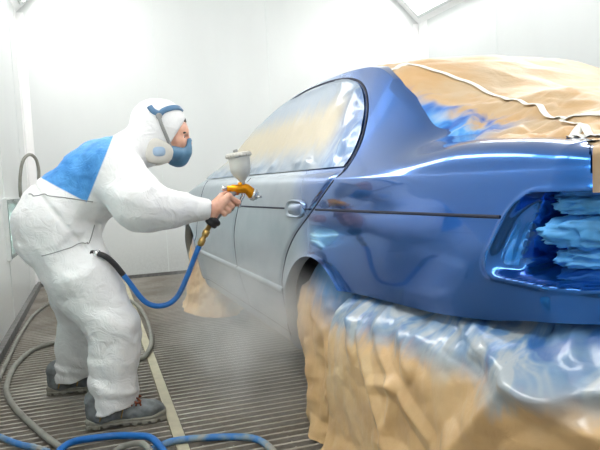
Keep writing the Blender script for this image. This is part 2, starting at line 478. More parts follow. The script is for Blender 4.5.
# lamps let into the left wall at waist height: two tubes behind greenish glass
def wall_lamp(y0, y1, label):
    z0, z1 = .47, .89
    e = empty('wall_light', (XL, (y0+y1)/2, z0), 0, label, 'light', 'lamps on the left wall')
    b = MB(); w = .04
    for lo, hi in (((0, y0, z0), (.03, y1, z0+w)), ((0, y0, z1-w), (.03, y1, z1)), ((0, y0, z0+w), (.03, y0+w, z1-w)), ((0, y1-w, z0+w), (.03, y1, z1-w))):
        b.box(rel(e, np.array(lo)+[XL, 0, 0]), rel(e, np.array(hi)+[XL, 0, 0]))
    b.build('frame', M['frame'], e, False)
    b = MB(); b.box(rel(e, (XL+.001, y0+w, z0+w)), rel(e, (XL+.006, y1-w, z1-w))); b.build('back_plate', M['strip'], e, False)
    for z in (z0+.14, z1-.14):
        b = MB(); b.tube([rel(e, (XL+.018, y0+.06, z)), rel(e, (XL+.018, y1-.06, z))], .011, 10); b.build('tube', M['tube'], e)
    b = MB(); b.box(rel(e, (XL+.030, y0+.01, z0+.01)), rel(e, (XL+.033, y1-.01, z1-.01))); b.build('glass', M['glass'], e, False)
wall_lamp(4.62, 5.42, 'wall lamp with greenish glass low on the left wall behind the painter')
wall_lamp(3.05, 3.85, 'low wall lamp on the left wall just outside the left picture edge')
wall_lamp(1.5, 2.3, 'low wall lamp on the left wall nearest the camera')

# floor: open bar grating over a dark pit, a cream bar between two rows of panels
b = MB(); b.box((XL-.1, YF-.1, -.34), (XR+.1, YB+.1, -.30)); st(b.build('floor', M['pit'], smooth=False))
b = MB(); pitch = .05
y = YF+.02; k = 0
while y < YB-.03:
    for (x0, x1) in ((XL+.036, .213), (.262, 1.26), (1.27, 2.27), (2.28, XR)):
        b.box((x0, y-.0065, -.034), (x1, y+.0065, 0))
    y += pitch
for x in np.arange(XL+.085, XR, .1):
    if .2 < x < .27: continue
    b.box((x-.003, YF, -.030), (x+.003, YB-.02, -.013))
st(b.build('floor', M['grate'], smooth=False))
b = MB(); b.box((.216, YF, -.04), (.258, YB-.02, .003)); st(b.build('trim_7', M['cream'], smooth=False))

# ------------------------------------------------------------------ car
HW = .80
DL = .0262
CO = np.array([.7451, 2.0, 0.]); CM = np.array([[math.cos(DL), -math.sin(DL), 0], [math.sin(DL), math.cos(DL), 0], [0, 0, 1]])
YM = 3.16  # local middle of the car
def L(P):
    """(inset from the left side, distance forward, height) -> car frame"""
    P = np.array(P, float); P[..., 0] -= HW; P[..., 1] -= YM; return P
car_loc = CO+CM@np.array([HW, YM-2.0, 0])
def W(P):
    """(inset, forward, height) -> world"""
    P = np.array(P, float); P[..., 1] -= 2.0; return P@CM.T+CO

prof = pchip([.10, .185, .20, .25, .30, .44, .50, .60, .70, .80, .86, .905, .92], [.12, .10, .065, .038, .028, .006, 0, .0, .005, .018, .030, .044, .052])
AY, AZ, AR = 2.14, .25, .385       # rear wheel arch
FY = 4.74                          # front wheel
z_e = pchip([.8, .9, 1.1, 1.3, 1.5, 1.57, 1.64, 1.75, 1.9, 2.03, 2.12, 2.26, 2.5, 2.83, 3.29, 3.6, 4.0, 4.3, 4.5, 5.0, 5.3, 5.5], [.945, .95, .972, .985, .998, 1.008, 1.036, 1.10, 1.195, 1.27, 1.303, 1.328, 1.343, 1.347, 1.318, 1.26, 1.135, 1.03, .965, .90, .84, .76])
d_e = pchip([.8, .95, 1.3, 1.5, 1.64, 1.9, 2.1, 2.3, 3.3, 3.7, 4.1, 4.5, 5.5], [.118, .12, .13, .17, .20, .245, .275, .29, .29, .26, .22, .16, .16])
z_c = pchip([.8, .95, 1.2, 1.38, 1.5, 1.65, 1.9, 2.1, 2.25, 2.6, 3.0, 3.4, 3.8, 4.2, 4.6, 4.75, 5.2, 5.5], [.95, .958, .992, 1.02, 1.06, 1.14, 1.262, 1.335, 1.358, 1.378, 1.380, 1.355, 1.30, 1.18, 1.03, .99, .93, .80])
c_d = pchip([.8, 1.35, 1.6, 2.0, 2.3, 4.0, 4.4, 5.5], [.050, .055, .075, .105, .115, .115, .07, .06])
c_z = pchip([.8, 1.35, 1.6, 2.0, 4.2, 4.5, 5.5], [.955, .978, .972, .968, .968, .95, .80])
z_sh = pchip([.8, 4.3, 4.9, 5.3, 5.5], [.91, .91, .87, .80, .73])
z_low = pchip([.8, .92, 1.0, 1.11, 1.35, 1.61, 1.9], [.64, .632, .622, .602, .575, .562, .548])
def zbot(y):
    a = AZ+math.sqrt(max(0, AR**2-(y-AY)**2)) if abs(y-AY) < AR else 0
    f = AZ+math.sqrt(max(0, AR**2-(y-FY)**2)) if abs(y-FY) < AR else 0
    base = float(z_low(y)) if y < AY-.2 else (.21 if y > FY+.2 else .185)
    return max(base, a, f)
def arch_lip(y, z):
    r = np.minimum(np.hypot(y-AY, z-AZ), np.hypot(y-FY, z-AZ))-AR
    return -.014*np.exp(-np.clip(r, 0, 1)/.022)-.006*np.exp(-np.clip(r, 0, 1)/.07)
plan_side = pchip([.97, 1.1, 1.3, 1.6, 4.6, 5.0, 5.2], [-.005, -.004, -.002, 0, 0, .02, .04])

def upper(y, t, nd=1., ny=0., P0=0., y0=None):
    zs = float(z_sh(y)); ze = max(float(z_e(y)), zs+.02); ds = .0475
    de = float(d_e(y)); cdv = float(c_d(y)); cz = min(max(float(c_z(y)), zs+.01), max(ze-.004, zs+.012))
    t = np.asarray(t, float)
    d = (1-t)**2*ds+2*t*(1-t)*cdv+t*t*de; z = (1-t)**2*zs+2*t*(1-t)*cz+t*t*ze
    return d, z
def side_pt(y, z, off=0.):
    """point on the flank at forward distance y, height z, pushed outward by off"""
    zs = float(z_sh(y)); P0 = float(plan_side(y)) if y >= .97 else -.005
    if z <= zs: return np.array([P0+float(prof(z))+float(arch_lip(y, z))-off, y, z])
    lo, hi = 0., 1.
    for _ in range(24):
        m = (lo+hi)/2
        if upper(y, m)[1] < z: lo = m
        else: hi = m
    d, zz = upper(y, lo)
    d2, z2 = upper(y, min(1, lo+.02)); tx, tz = float(d2-d), float(z2-zz); n = math.hypot(tx, tz)+1e-9
    return np.array([P0+float(d)-off*tz/n, y, float(zz)+off*tx/n])

def recess(sig, z):
    """depth of the tail-lamp opening; sig = forward distance on the flank, running negative round the rear corner"""
    left = 1.150-(z-.70)*.58
    x = (sig-(left-.75)); hx = .75; cz = .780; hz = .084; r = .055
    qx = np.abs(x)-hx+r; qz = np.abs(z-cz)-hz+r
    sd = np.hypot(np.maximum(qx, 0), np.maximum(qz, 0))+np.minimum(np.maximum(qx, qz), 0)-r
    dep = .020*sstep(.004, -.018, sd)
    l2 = 1.062-(z-.70)*.30; x2 = (sig-(l2-.75)); qx = np.abs(x2)-.75+.03; qz = np.abs(z-.782)-.074+.03
    s2 = np.hypot(np.maximum(qx, 0), np.maximum(qz, 0))+np.minimum(np.maximum(qx, qz), 0)-.03
    dep = dep+.07*sstep(.006, -.016, s2)+.010*sstep(.05, 0, s2)*(sd < 0)
    return dep-.002*np.exp(-(sd-.004)**2/(2*.006**2))

def stations():
    S = []  # d, y, nd, ny, sigma, side flag
    CX, CY, RR = .135, .97, .14
    for d in np.concatenate([np.linspace(HW, .5, 8)[:-1], np.linspace(.5, CX, 60)]):
        S.append((d, CY-RR-.02*(d-CX)/.72, 0, 1, None, 0))
    for th in np.linspace(0, PI/2, 46)[1:-1]:
        S.append((CX-RR*math.sin(th), CY-RR*math.cos(th), math.sin(th), math.cos(th), None, 0))
    ys = list(np.linspace(.97, 1.30, 66))+list(np.linspace(1.30, 1.86, 26)[1:])
    ys += list(AY-AR*np.cos(np.linspace(math.acos((AY-1.875)/AR), PI, 60)))
    ys += [AY+AR+.0005]+list(np.linspace(AY+AR+.02, FY-AR-.02, 66))+[FY-AR-.0005]
    ys += list(FY-AR*np.cos(np.linspace(0, PI, 40)))+[FY+AR+.0005]+list(np.linspace(FY+AR+.01, 5.2, 6))
    for y in ys: S.append((float(plan_side(y)), y, 1, 0, None, 1))
    for th in np.linspace(0, PI/2, 10)[1:]:
        S.append((.29-.25*math.cos(th), 5.2+.25*math.sin(th), math.cos(th), -math.sin(th), None, 2))
    for d in np.linspace(.29, HW, 6)[1:]: S.append((d, 5.45+.05*(d-.29)/.57, 0, -1, None, 2))
    out = []; sg = None; i0 = next(i for i, s in enumerate(S) if s[5] == 1)
    acc = S[i0][1]; sig = {i0: acc}
    for i in range(i0-1, -1, -1):
        acc -= math.hypot(S[i][0]-S[i+1][0], S[i][1]-S[i+1][1]); sig[i] = acc
    for i, s in enumerate(S): out.append((s[0], s[1], s[2], s[3], sig.get(i, s[1]), s[5]))
    return out
ST = stations()
NL, NU, NC = 104, 16, 14
def station_pts(s, rear_fix=False):
    d0, y0, nd, ny, sg, side = s
    zb = zbot(y0); zs = float(z_sh(y0)); v = np.linspace(0, 1, NL); z = zb+(zs-zb)*v
    p = prof(z)+recess(sg, z)
    if side == 1: p = p+arch_lip(y0, z)
    dep = .0
    low = np.stack([d0+nd*p, y0+ny*p, z], 1)
    # the panel's lower edge returns inward
    q = float(p[0]); hem = np.array([[d0+nd*(q+.05), y0+ny*(q+.05), zb+.004], [d0+nd*(q+.012), y0+ny*(q+.012), zb-.004]])
    du, zu = upper(y0, np.linspace(0, 1, NU)[1:]); up = np.stack([d0+nd*du, y0+ny*du, zu], 1)
    return np.vstack([hem, low, up])
def roof_row(e, y, flat=False):
    u = np.linspace(0, 1, NC)[1:]; ze = e[2]; zc = max(float(z_c(y)), ze)
    z = ze+(zc-ze)*(1-(1-u)**2.0); d = e[0]+(HW-e[0])*u
    yy = np.full_like(u, e[1])
    if flat: yy = e[1]-.021*np.minimum(1, u*8)
    return np.stack([d, yy, z], 1)

car = empty('car', car_loc, DL, 'blue four-door saloon car being resprayed, windows, wheels and bumper masked with paper', 'car')
FIN = math.sin(math.radians(46))
rows = []; i_side = next(i for i, s in enumerate(ST) if s[5] == 1)
for i, s in enumerate(ST):
    P = station_pts(s); rows.append(np.vstack([P, roof_row(P[-1], s[1], i == i_side)]))
G = np.array(rows); n_st, n_v = G.shape[:2]; n_edge = NL+NU-1+2
V = L(G).reshape(-1, 3); Fc = []
for i in range(n_st-1):
    for j in range(n_v-1):
        if j >= n_edge-1 and i < i_side: continue
        # the wing ends in a rounded fin; inboard of it the boot opening lies under the paper
        if ST[i][5] == 0 and G[i, j, 2] > .862 and ST[i][2] < FIN+.07*max(0, (G[i, j, 2]-.895)/.055)**2: continue
        Fc.append((i*n_v+j, (i+1)*n_v+j, (i+1)*n_v+j+1, i*n_v+j+1))
# inner face of the fin
i = next(k for k, q in enumerate(ST) if q[5] != 0 or q[2] >= FIN); jj = [j for j in range(n_edge) if G[i, j, 2] > .860]
n0 = len(V); inner = np.array([G[i, j]+np.array([.012, .075, 0.]) for j in jj]); V = np.vstack([V, L(inner)])
for k in range(len(jj)-1): Fc.append((i*n_v+jj[k], i*n_v+jj[k+1], n0+k+1, n0+k))
nV = len(V); Vm = V.copy(); Vm[:, 0] *= -1
Fa = [tuple(reversed(f)) for f in Fc]+[tuple(k+nV for k in f) for f in Fc]
used = sorted({k for f in Fa for k in f}); mp = {k: i for i, k in enumerate(used)}; VV = np.vstack([V, Vm])
body = mesh_obj('body_shell', VV[used], [tuple(mp[k] for k in f) for f in Fa], M['paint'], car)
bm = bmesh.new(); bm.from_mesh(body.data); bmesh.ops.remove_doubles(bm, verts=bm.verts[:], dist=.0002)
bmesh.ops.recalc_face_normals(bm, faces=bm.faces[:]); bm.to_mesh(body.data); bm.free(); autosmooth(body, 50)

b = MB(); b.box(L((.22, 1.25, .2)), L((2*HW-.22, 5.2, .52))); b.box(L((.30, 1.05, .3)), L((2*HW-.3, 1.25, .6))); b.build('underbody', M['under'], car, False)
# bare bumper carrier under the masking
P = []
for s in ST[4:]:
    if s[5] == 1 and s[1] > 1.80: break
    P.append([(s[0]+s[2]*q, s[1]+s[3]*q, z) for q, z in ((.10, .60), (.045, .57), (.03, .45), (.05, .30), (.14, .24))])
fixnormals(MB().grid(L(P)).build('bumper', M['black'], car))
for (yy, dd) in ((AY-.01, .10), (FY, .10), (AY-.01, 2*HW-.1), (FY, 2*HW-.1)):
    b = MB(); c = L((dd, yy, .30)); s = 1 if dd < HW else -1
    b.lathe(c, (s, 0, 0), [(-.01, .05), (-.02, .16), (.0, .20), (-.02, .22), (-.015, .275), (.02, .30), (.15, .30), (.185, .275), (.19, .2), (.18, .05)], 36)
    o = b.build('wheel', M['tyre'], car); fixnormals(o)

def ribbon(path, w, off, name, mat, thick=.002, mirror=False):
    """strip lying on the flank; path in (forward, height)"""
    path = np.asarray(path, float); T = np.gradient(path, axis=0); T /= np.linalg.norm(T, axis=1)[:, None]; N = np.stack([-T[:, 1], T[:, 0]], 1)
    rows = []
    for k in (-1, -.6, .6, 1):
        o = off if abs(k) < 1 else off-thick
        rows.append([side_pt(p[0]+n[0]*w/2*k, p[1]+n[1]*w/2*k, o) for p, n in zip(path, N)])
    ob = MB().grid(L(rows)).build(name, mat, car); fixnormals(ob); return ob

yr = pchip([.25, .268, .407, .49, .585, .68, .803, .906, .935], [2.50, 2.505, 2.552, 2.537, 2.48, 2.38, 2.175, 2.03, 1.995])
yb = pchip([.25, .61, .78, .94], [3.225, 3.36, 3.29, 3.20])
yf = pchip([.25, .5, .94], [4.44, 4.47, 4.30])
def panel(name, ya, ybn, gap, z0=.268, z1=.935):
    nz, ny = 46, 40; zz = np.linspace(z0, z1, nz); P = np.zeros((nz, ny, 3))
    for i, z in enumerate(zz):
        a = float(ya(z))+gap; c = float(ybn(z))-gap
        for j, u in enumerate(np.linspace(0, 1, ny)):
            e = min(1, min(u*(c-a), (1-u)*(c-a), z-z0+.0, z1-z+.0)/.006)
            P[i, j] = side_pt(a+(c-a)*u, z, -.002+.0065*math.sqrt(max(0, e)))
    o = MB().grid(L(P)).build(name, M['paint'], car); fixnormals(o); return o
rd = panel('rear_door', yr, yb, .004); fd = panel('front_door', yb, yf, .004)
rd['label'] = 'grey blue rear door still thinly sprayed'
zz = np.linspace(.268, .935, 40)
ribbon([(float(yr(z)), z) for z in zz], .010, .0015, 'door_seal', M['gap'])
ribbon([(float(yb(z)), z) for z in zz], .010, .0015, 'door_seal', M['gap'])
ribbon([(float(yf(z)), z) for z in zz], .010, .0015, 'door_seal', M['gap'])
ribbon([(y, .264) for y in np.linspace(2.5, 4.44, 40)], .008, .0015, 'door_seal', M['gap'])
wr = spline([(1.998, .932), (1.985, .985), (1.995, 1.04), (2.035, 1.11), (2.09, 1.175), (2.17, 1.235), (2.28, 1.282), (2.42, 1.312), (2.62, 1.330), (2.9, 1.333), (3.2, 1.312)], 8)
ribbon(wr, .009, .004, 'door_seal', M['gap'])
# thin black waist line and the rubbing strip
cr = pchip([1.1, 1.65, 2.27, 3.27, 4.4], [.815, .808, .801, .792, .785])
ribbon([(y, float(cr(y))) for y in np.linspace(1.10, 2.155, 50)], .008, .003, 'waist_line', M['gap'])
ribbon([(y, float(cr(y))) for y in np.linspace(2.2, 3.28, 40)], .007, .0075, 'waist_line', M['gap'])
ribbon([(y, float(cr(y))) for y in np.linspace(3.31, 4.36, 40)], .007, .0075, 'waist_line', M['gap'])
for (a, c) in ((2.515, 3.30), (3.325, 4.43)):
    o = ribbon([(y, .452) for y in np.linspace(a, c, 40)], .036, .014, 'rubbing_strip', M['paint'], .010)
# door handles: shallow cup with a flap
def handle(yc, zc, nm):
    n = 22; P = []; hw, hh = .105, .034
    for k, (sc_, of) in enumerate(((1.06, .001), (1.0, .011), (.90, .013), (.78, .004), (.6, -.004+.006), (.25, .003), (.02, .003))):
        row = []
        for a in np.linspace(0, 2*PI, 33):
            ca, sa = math.cos(a), math.sin(a); q = 3.2
            y = hw*sc_*np.sign(ca)*abs(ca)**(2/q); z = hh*sc_*np.sign(sa)*abs(sa)**(2/q)
            row.append(side_pt(yc+y, zc+z, of+.004))
        P.append(row)
    o = MB().grid(L(P)).build('door_handle', M['paint'], None); fixnormals(o); o.parent = nm
    P = []
    for t in np.linspace(0, 1, 14):
        y = yc-.080+.16*t; bul = math.sin(PI*min(1, max(0, t)))**.5
        P.append([side_pt(y, zc+.024*k, .006+.016*bul*(1-k*k)) for k in np.linspace(-1, 1, 9)])
    f = MB().grid(L(P)).build('handle_flap', M['paint'], o); fixnormals(f)
handle(2.36, .800, rd); handle(3.46, .795, fd)

# ------------------------------------------------------------------ masking paper
def crumple(P, amp, sc, octv=3):
    return amp*(ridge(np.asarray(P)*sc, octv)-.55)

# sheet over the rear window, boot lid and the back of the roof
def roof_surface(y, x):
    """x = -1..1 across the roof panel"""
    u = 1-abs(x); ze = float(z_e(y)); zc = max(float(z_c(y)), ze); de = float(d_e(y))
    d = de+(HW-de)*u; z = ze+(zc-ze)*(1-(1-u)**2.0)
    return np.array([d if x <= 0 else 2*HW-d, y, z])
win = empty('masking_paper', car_loc, DL, 'brown paper sheet with white tape masking the rear window, boot lid and roof', 'masking paper')
ys = np.concatenate([np.linspace(.985, 1.6, 60), np.linspace(1.6, 2.2, 80)[1:], np.linspace(2.2, 3.0, 40)[1:]])
us = np.linspace(0, 1, 180)
inset = pchip([.9, 1.0, 1.3, 1.52, 1.62, 2.0, 2.12, 3.0], [.012, .012, .012, .010, .008, .012, .015, .015])
lift = pchip([.9, 1.0, 1.2, 1.4, 1.55, 1.65, 1.8, 2.1, 3.0], [.03, .05, .085, .10, .06, .03, .016, .010, .006]); wide = pchip([.9, 1.4, 1.65], [.34, .28, .05])
NH_ = 14
P = np.zeros((len(ys)+NH_, len(us), 3)); UV = np.zeros((len(ys)+NH_, len(us), 2))
for i, y in enumerate(ys):
    m = float(inset(y))/(HW-float(d_e(y)))
    for j, u in enumerate(us):
        x = -1+m+(2-2*m)*u; q = roof_surface(y, x)
        e = float(sstep(0, 1, min(1, min(u, 1-u)/float(wide(y))))); q[2] += -.002+float(lift(y))*e; P[i+NH_, j] = q; UV[i+NH_, j] = (q[0], y*1.15)
for k in range(NH_):  # hangs down over the back of the boot
    t = (NH_-k)/NH_
    q = min(1, t*5); P[k] = P[NH_]+np.stack([-.046*q*np.sign(.5-us), np.full_like(us, -.060*q), -t*(.10+.24*sstep(.04, .16, np.minimum(us, 1-us)))], 1); UV[k] = UV[NH_]-np.array([0, .12*t])
edge_ = np.clip(np.minimum(us, 1-us)/.04, .02, 1)[None]
n = .011*paper(UV[..., 0], UV[..., 1], 4.2, 1, 2)
# bunched up more tightly low down along the left edge of the glass
low = sstep(.60, .25, UV[..., 0])*sstep(1.9, 1.55, P[:, :, 1]); n = n+.016*low*paper(UV[..., 0], UV[..., 1], 13, 4, 2)
n = n*edge_
P[..., 2] += np.maximum(n, -.010)*.8; P[:, :, 1] -= n*.5
fixnormals(MB().grid(L(P)).build('paper_sheet', M['paper_window'], win))
PS = P
def paper_at(x, y):
    i = np.interp(y, ys, np.arange(len(ys)))+NH_; m = float(inset(y))/(HW-float(d_e(y)))
    j = np.clip((x+1-m)/(2-2*m), 0, 1)*(len(us)-1)
    i0 = int(min(i, P.shape[0]-2)); j0 = int(min(j, P.shape[1]-2)); a = i-i0; c = j-j0
    return (PS[i0, j0]*(1-a)*(1-c)+PS[i0+1, j0]*a*(1-c)+PS[i0, j0+1]*(1-a)*c+PS[i0+1, j0+1]*a*c)
def tape_on_paper(pts, w=.019):
    pts = spline(pts, 14); C = np.array([paper_at(*p) for p in pts]); C[1:-1] = (C[:-2]+C[1:-1]*2+C[2:])/4; C[1:-1] = (C[:-2]+C[1:-1]*2+C[2:])/4; T = np.gradient(C, axis=0); T /= np.linalg.norm(T, axis=1)[:, None]
    up = np.array([0, -.5, .86]); N = np.cross(T, up); N /= np.linalg.norm(N, axis=1)[:, None]; nn = np.cross(N, T)
    o = MB().grid(L([C+N*w*k+nn*(.0045 if abs(k) < .5 else .002) for k in (-.5, -.45, 0, .45, .5)])).build('tape_strip', M['tape'], win); fixnormals(o)
TAPES = [[(-.83, 2.07), (-.767, 1.957), (-.679, 1.851), (-.613, 1.752), (-.655, 1.50), (-.69, 1.339), (-.75, 1.22)],
         [(-.75, 1.22), (-.74, 1.18), (-.70, 1.152), (-.62, 1.16)], [(-.755, 1.225), (-.83, 1.115), (-.867, 1.068), (-.93, .99)], [(-.833, 1.11), (-.889, 1.085), (-.955, 1.05)], [(-.889, 1.089), (-.895, 1.04), (-.90, 1.00)],
         [(-.955, 2.05), (-.911, 2.041), (-.80, 2.075)]]
for q in TAPES: tape_on_paper(q)

# clear film and paper over the door windows
zs_ = np.linspace(.948, 1.318, 40)
wy = pchip([.94, .985, 1.04, 1.11, 1.175, 1.235, 1.282, 1.312, 1.325], [2.02, 2.005, 2.015, 2.055, 2.11, 2.19, 2.30, 2.44, 2.62])
def a_pillar(z):
    y = 4.5
    while y > 2.9 and float(z_e(y))-.012 < z: y -= .01
    return y
P = np.zeros((40, 110, 3))
for i, z in enumerate(zs_):
    a, c = float(wy(z)), a_pillar(z)
    for j, u in enumerate(np.linspace(0, 1, 110)):
        y = a+(c-a)*u; q = side_pt(y, z); ed = min(1, min(u*(c-a), (1-u)*(c-a), z-.945, 1.322-z)/.03)
        rim = max(float(sstep(.10, .0, z-.948)), float(sstep(.30, .05, u*(c-a))), .12)
        of = .004+max(0, .006+.009*rim*float(paper(np.array(y), np.array(z), 11, 2, 3)))*max(.1, ed)
        P[i, j] = side_pt(y, z, of)
film = MB().grid(W(P)).build('masking_film', M['paper_film'], None, True, W((.1, 3.0, .95)))
# object coordinates of this sheet follow the car frame closely enough for its pattern
fixnormals(film); tag(film, 'tan paper and creased clear film taped over the side door windows', 'masking film')

# bag over the rear wheel
def wheel_bag(yc, name, label, hl, out, seed, nr=150, nz=90):
    P = np.zeros((nz, nr, 3))
    for i, t in enumerate(np.linspace(0, 1, nz)):
        z = .64*(1-t)
        for j, a in enumerate(np.linspace(-PI, PI, nr)):
            rx, ry = out(z), hl(z)
            ca, sa = math.cos(a), math.sin(a)
            q = np.array([.14-rx*ca if ca > 0 else .14-.16*ca, yc(z)+ry*np.sign(sa)*abs(sa)**.85, z])
            w = float(.018*paper(np.array(a*.3+seed), np.array(z*.5), 6, 3, 3)+.010*paper(np.array(a*.3+seed+z*.3), np.array(z), 11, 7, 2))
            if z < .07: w += .03*(1-z/.07)*(.5+noise(q*9+seed))
            n = np.array([-ca, sa*.9, 0]); q = q+n*w*(.25 if z > .5 else 1)
            q[2] = max(q[2], .004); P[i, j] = q
    o = MB().grid(W(P)).build(name, M['paper_wheel'], None, True, W((.14, yc(0), 0))); fixnormals(o)
    return tag(o, label, 'wheel cover', 'paper wheel covers')
wheel_bag(lambda z: 2.135-.06*(1-min(1, z/.5)), 'wheel_cover', 'crumpled brown paper bag with blue overspray over the near rear wheel',
          pchip([0, .1, .3, .45, .55, .64], [.25, .28, .335, .335, .27, .16]), pchip([0, .1, .3, .5, .64], [.18, .175, .165, .12, .06]), 0.)
wheel_bag(lambda z: FY-.02-.05*(1-min(1, z/.5)), 'wheel_cover', 'brown paper bag on the front wheel by the back wall',
          pchip([0, .1, .3, .45, .55, .64], [.42, .40, .35, .335, .27, .16]), pchip([0, .1, .3, .5, .64], [.22, .19, .16, .12, .06]), 5.)

# sheet hanging over the bumper
path = []
for s in ST:
    if s[5] == 1 and s[1] > 1.86: break
    path.append(s)
path = path[::-1]
dist = [0]
for a, c in zip(path, path[1:]): dist.append(dist[-1]+math.hypot(a[0]-c[0], a[1]-c[1]))
dist = np.array(dist); ss = np.linspace(0, dist[-1], 280)
A = np.array([(s[0], s[1], s[2], s[3]) for s in path]); Q = np.stack([np.interp(ss, dist, A[:, k]) for k in range(4)], 1)
nz = 130; P = np.zeros((nz, len(ss), 3)); bulge = pchip([0, .06, .15, .3, .5, .75, 1], [.075, .02, -.045, -.075, -.08, -.085, -.14])
tz = np.linspace(0, 1, nz); S2, T2 = np.meshgrid(ss, tz)
top = np.array([zbot(q[1])+.02 for q in Q])
# straight pull creases radiating from where the sheet is bunched, as (along, down) segments
CRE = [((.013, .05), (.235, .202), .014, .035), ((.235, .202), (.414, .651), .018, .035), ((.337, .388), (.445, .349), .014, .03), ((.445, .349), (.299, .163), .013, .03), ((.445, .349), (.604, .496), .015, .035),
       ((.445, .349), (.388, .667), .012, .03), ((.40, .02), (.91, .178), -.020, .05), ((.50, .02), (.929, .194), .026, .05), ((.62, .02), (.948, .194), .022, .045), ((.719, .465), (.91, .178), .028, .06), ((.60, .70), (.719, .465), .024, .06),
       ((.91, .178), (.948, .194), .022, .03), ((.948, .194), (1.05, .16), .022, .03), ((.916, .194), (.993, .271), .018, .03), ((.993, .271), (1.10, .34), .018, .04), ((.745, .03), (.91, .116), -.016, .035), ((.878, .03), (.91, .116), -.014, .03), ((.961, .03), (.963, .10), .014, .025),
       ((.363, .05), (.509, .256), .016, .04), ((.10, .03), (.20, .30), .014, .035), ((.27, .03), (.29, .14), .014, .03), ((1.0, .03), (1.03, .12), .014, .03), ((1.08, .03), (1.05, .14), .014, .03), ((.35, .66), (.75, .62), .014, .04), ((1.05, .16), (1.5, .30), .02, .05), ((1.2, .03), (1.12, .38), .02, .05)]
fold = np.zeros_like(S2)
for (a, c, amp, wid) in CRE:
    a = np.array(a); c = np.array(c); ab = (c-a)*np.array([1, .62]); px = S2-a[0]; pz = (T2-a[1])*.62
    t = np.clip((px*ab[0]+pz*ab[1])/(ab@ab), 0, 1); dd = np.hypot(px-t*ab[0], pz-t*ab[1])
    fold += amp*np.maximum(0, 1-dd/wid)*(1-.4*np.abs(2*t-1))
base = np.stack([S2, np.zeros_like(S2), T2*.62], -1)
cr_ = .008*paper(base[..., 0], base[..., 2]*.8, 3.0, 2, 2)+.004*paper(base[..., 0], base[..., 2], 10, 6, 2)+.010*(1-T2)**2*paper(base[..., 0]*1.7, base[..., 2]*.5, 7, 8, 2)*sstep(0, .05, T2)
for i in range(nz):
    t = tz[i]; z = top*(1-t)+.004*t
    o = bulge(t)-(fold[i]+cr_[i]*1.0)*sstep(0, .06, t)
    if t > .9: o = o-.05*(t-.9)/.1*(.5+noise(base[i]*8))
    P[i, :, 0] = Q[:, 0]+Q[:, 2]*o; P[i, :, 1] = Q[:, 1]+Q[:, 3]*o; P[i, :, 2] = z+.015*noise(base[i]*4+20)*sstep(.1, .3, t)*sstep(1, .85, t)
dr = MB().grid(W(P)).build('masking_sheet', M['paper_drape'], None, True, W((.1, 1.2, 0))); fixnormals(dr)
tag(dr, 'glossy brown paper sheet silvered with overspray hanging over the rear bumper', 'masking sheet')

# light blue wads stuffed in the tail-lamp opening
def wad(c, rx, ry, rz, rot, seed, label):
    n = 34; P = []
    for i in range(n):
        a = -PI/2+PI*i/(n-1); row = []
        for j in range(2*n):
            q = 2*PI*j/(2*n-1); v = np.array([math.cos(a)*math.cos(q), math.cos(a)*math.sin(q), math.sin(a)])
            r = 1+.55*(ridge((v*1.6+seed)[None], 3)[0]-.5); v = np.sign(v)*np.abs(v)**.8*r*np.array([rx, ry, rz])
            ca, sa = math.cos(rot), math.sin(rot); row.append((v[0]*ca-v[1]*sa, v[0]*sa+v[1]*ca, v[2]))
        P.append(row)
    o = MB().grid(np.array(P)).build('paper_wad', M['bluepaper']); fixnormals(o); o.location = W(c); o.rotation_euler = (0, 0, DL)
    tag(o, label, 'paper', 'blue paper in the tail lamp opening')
wad((.150, .925, .838), .105, .035, .020, -.62, 1., 'light blue crumpled paper at the top of the tail lamp opening')
wad((.150, .925, .786), .125, .040, .032, -.64, 4., 'large light blue folded paper across the middle of the tail lamp opening')
wad((.120, .960, .735), .060, .035, .020, -.70, 8., 'light blue rolled paper at the lower left of the tail lamp opening')
wad((.215, .880, .738), .050, .035, .018, -.50, 12., 'small light blue paper at the lower right of the tail lamp opening')

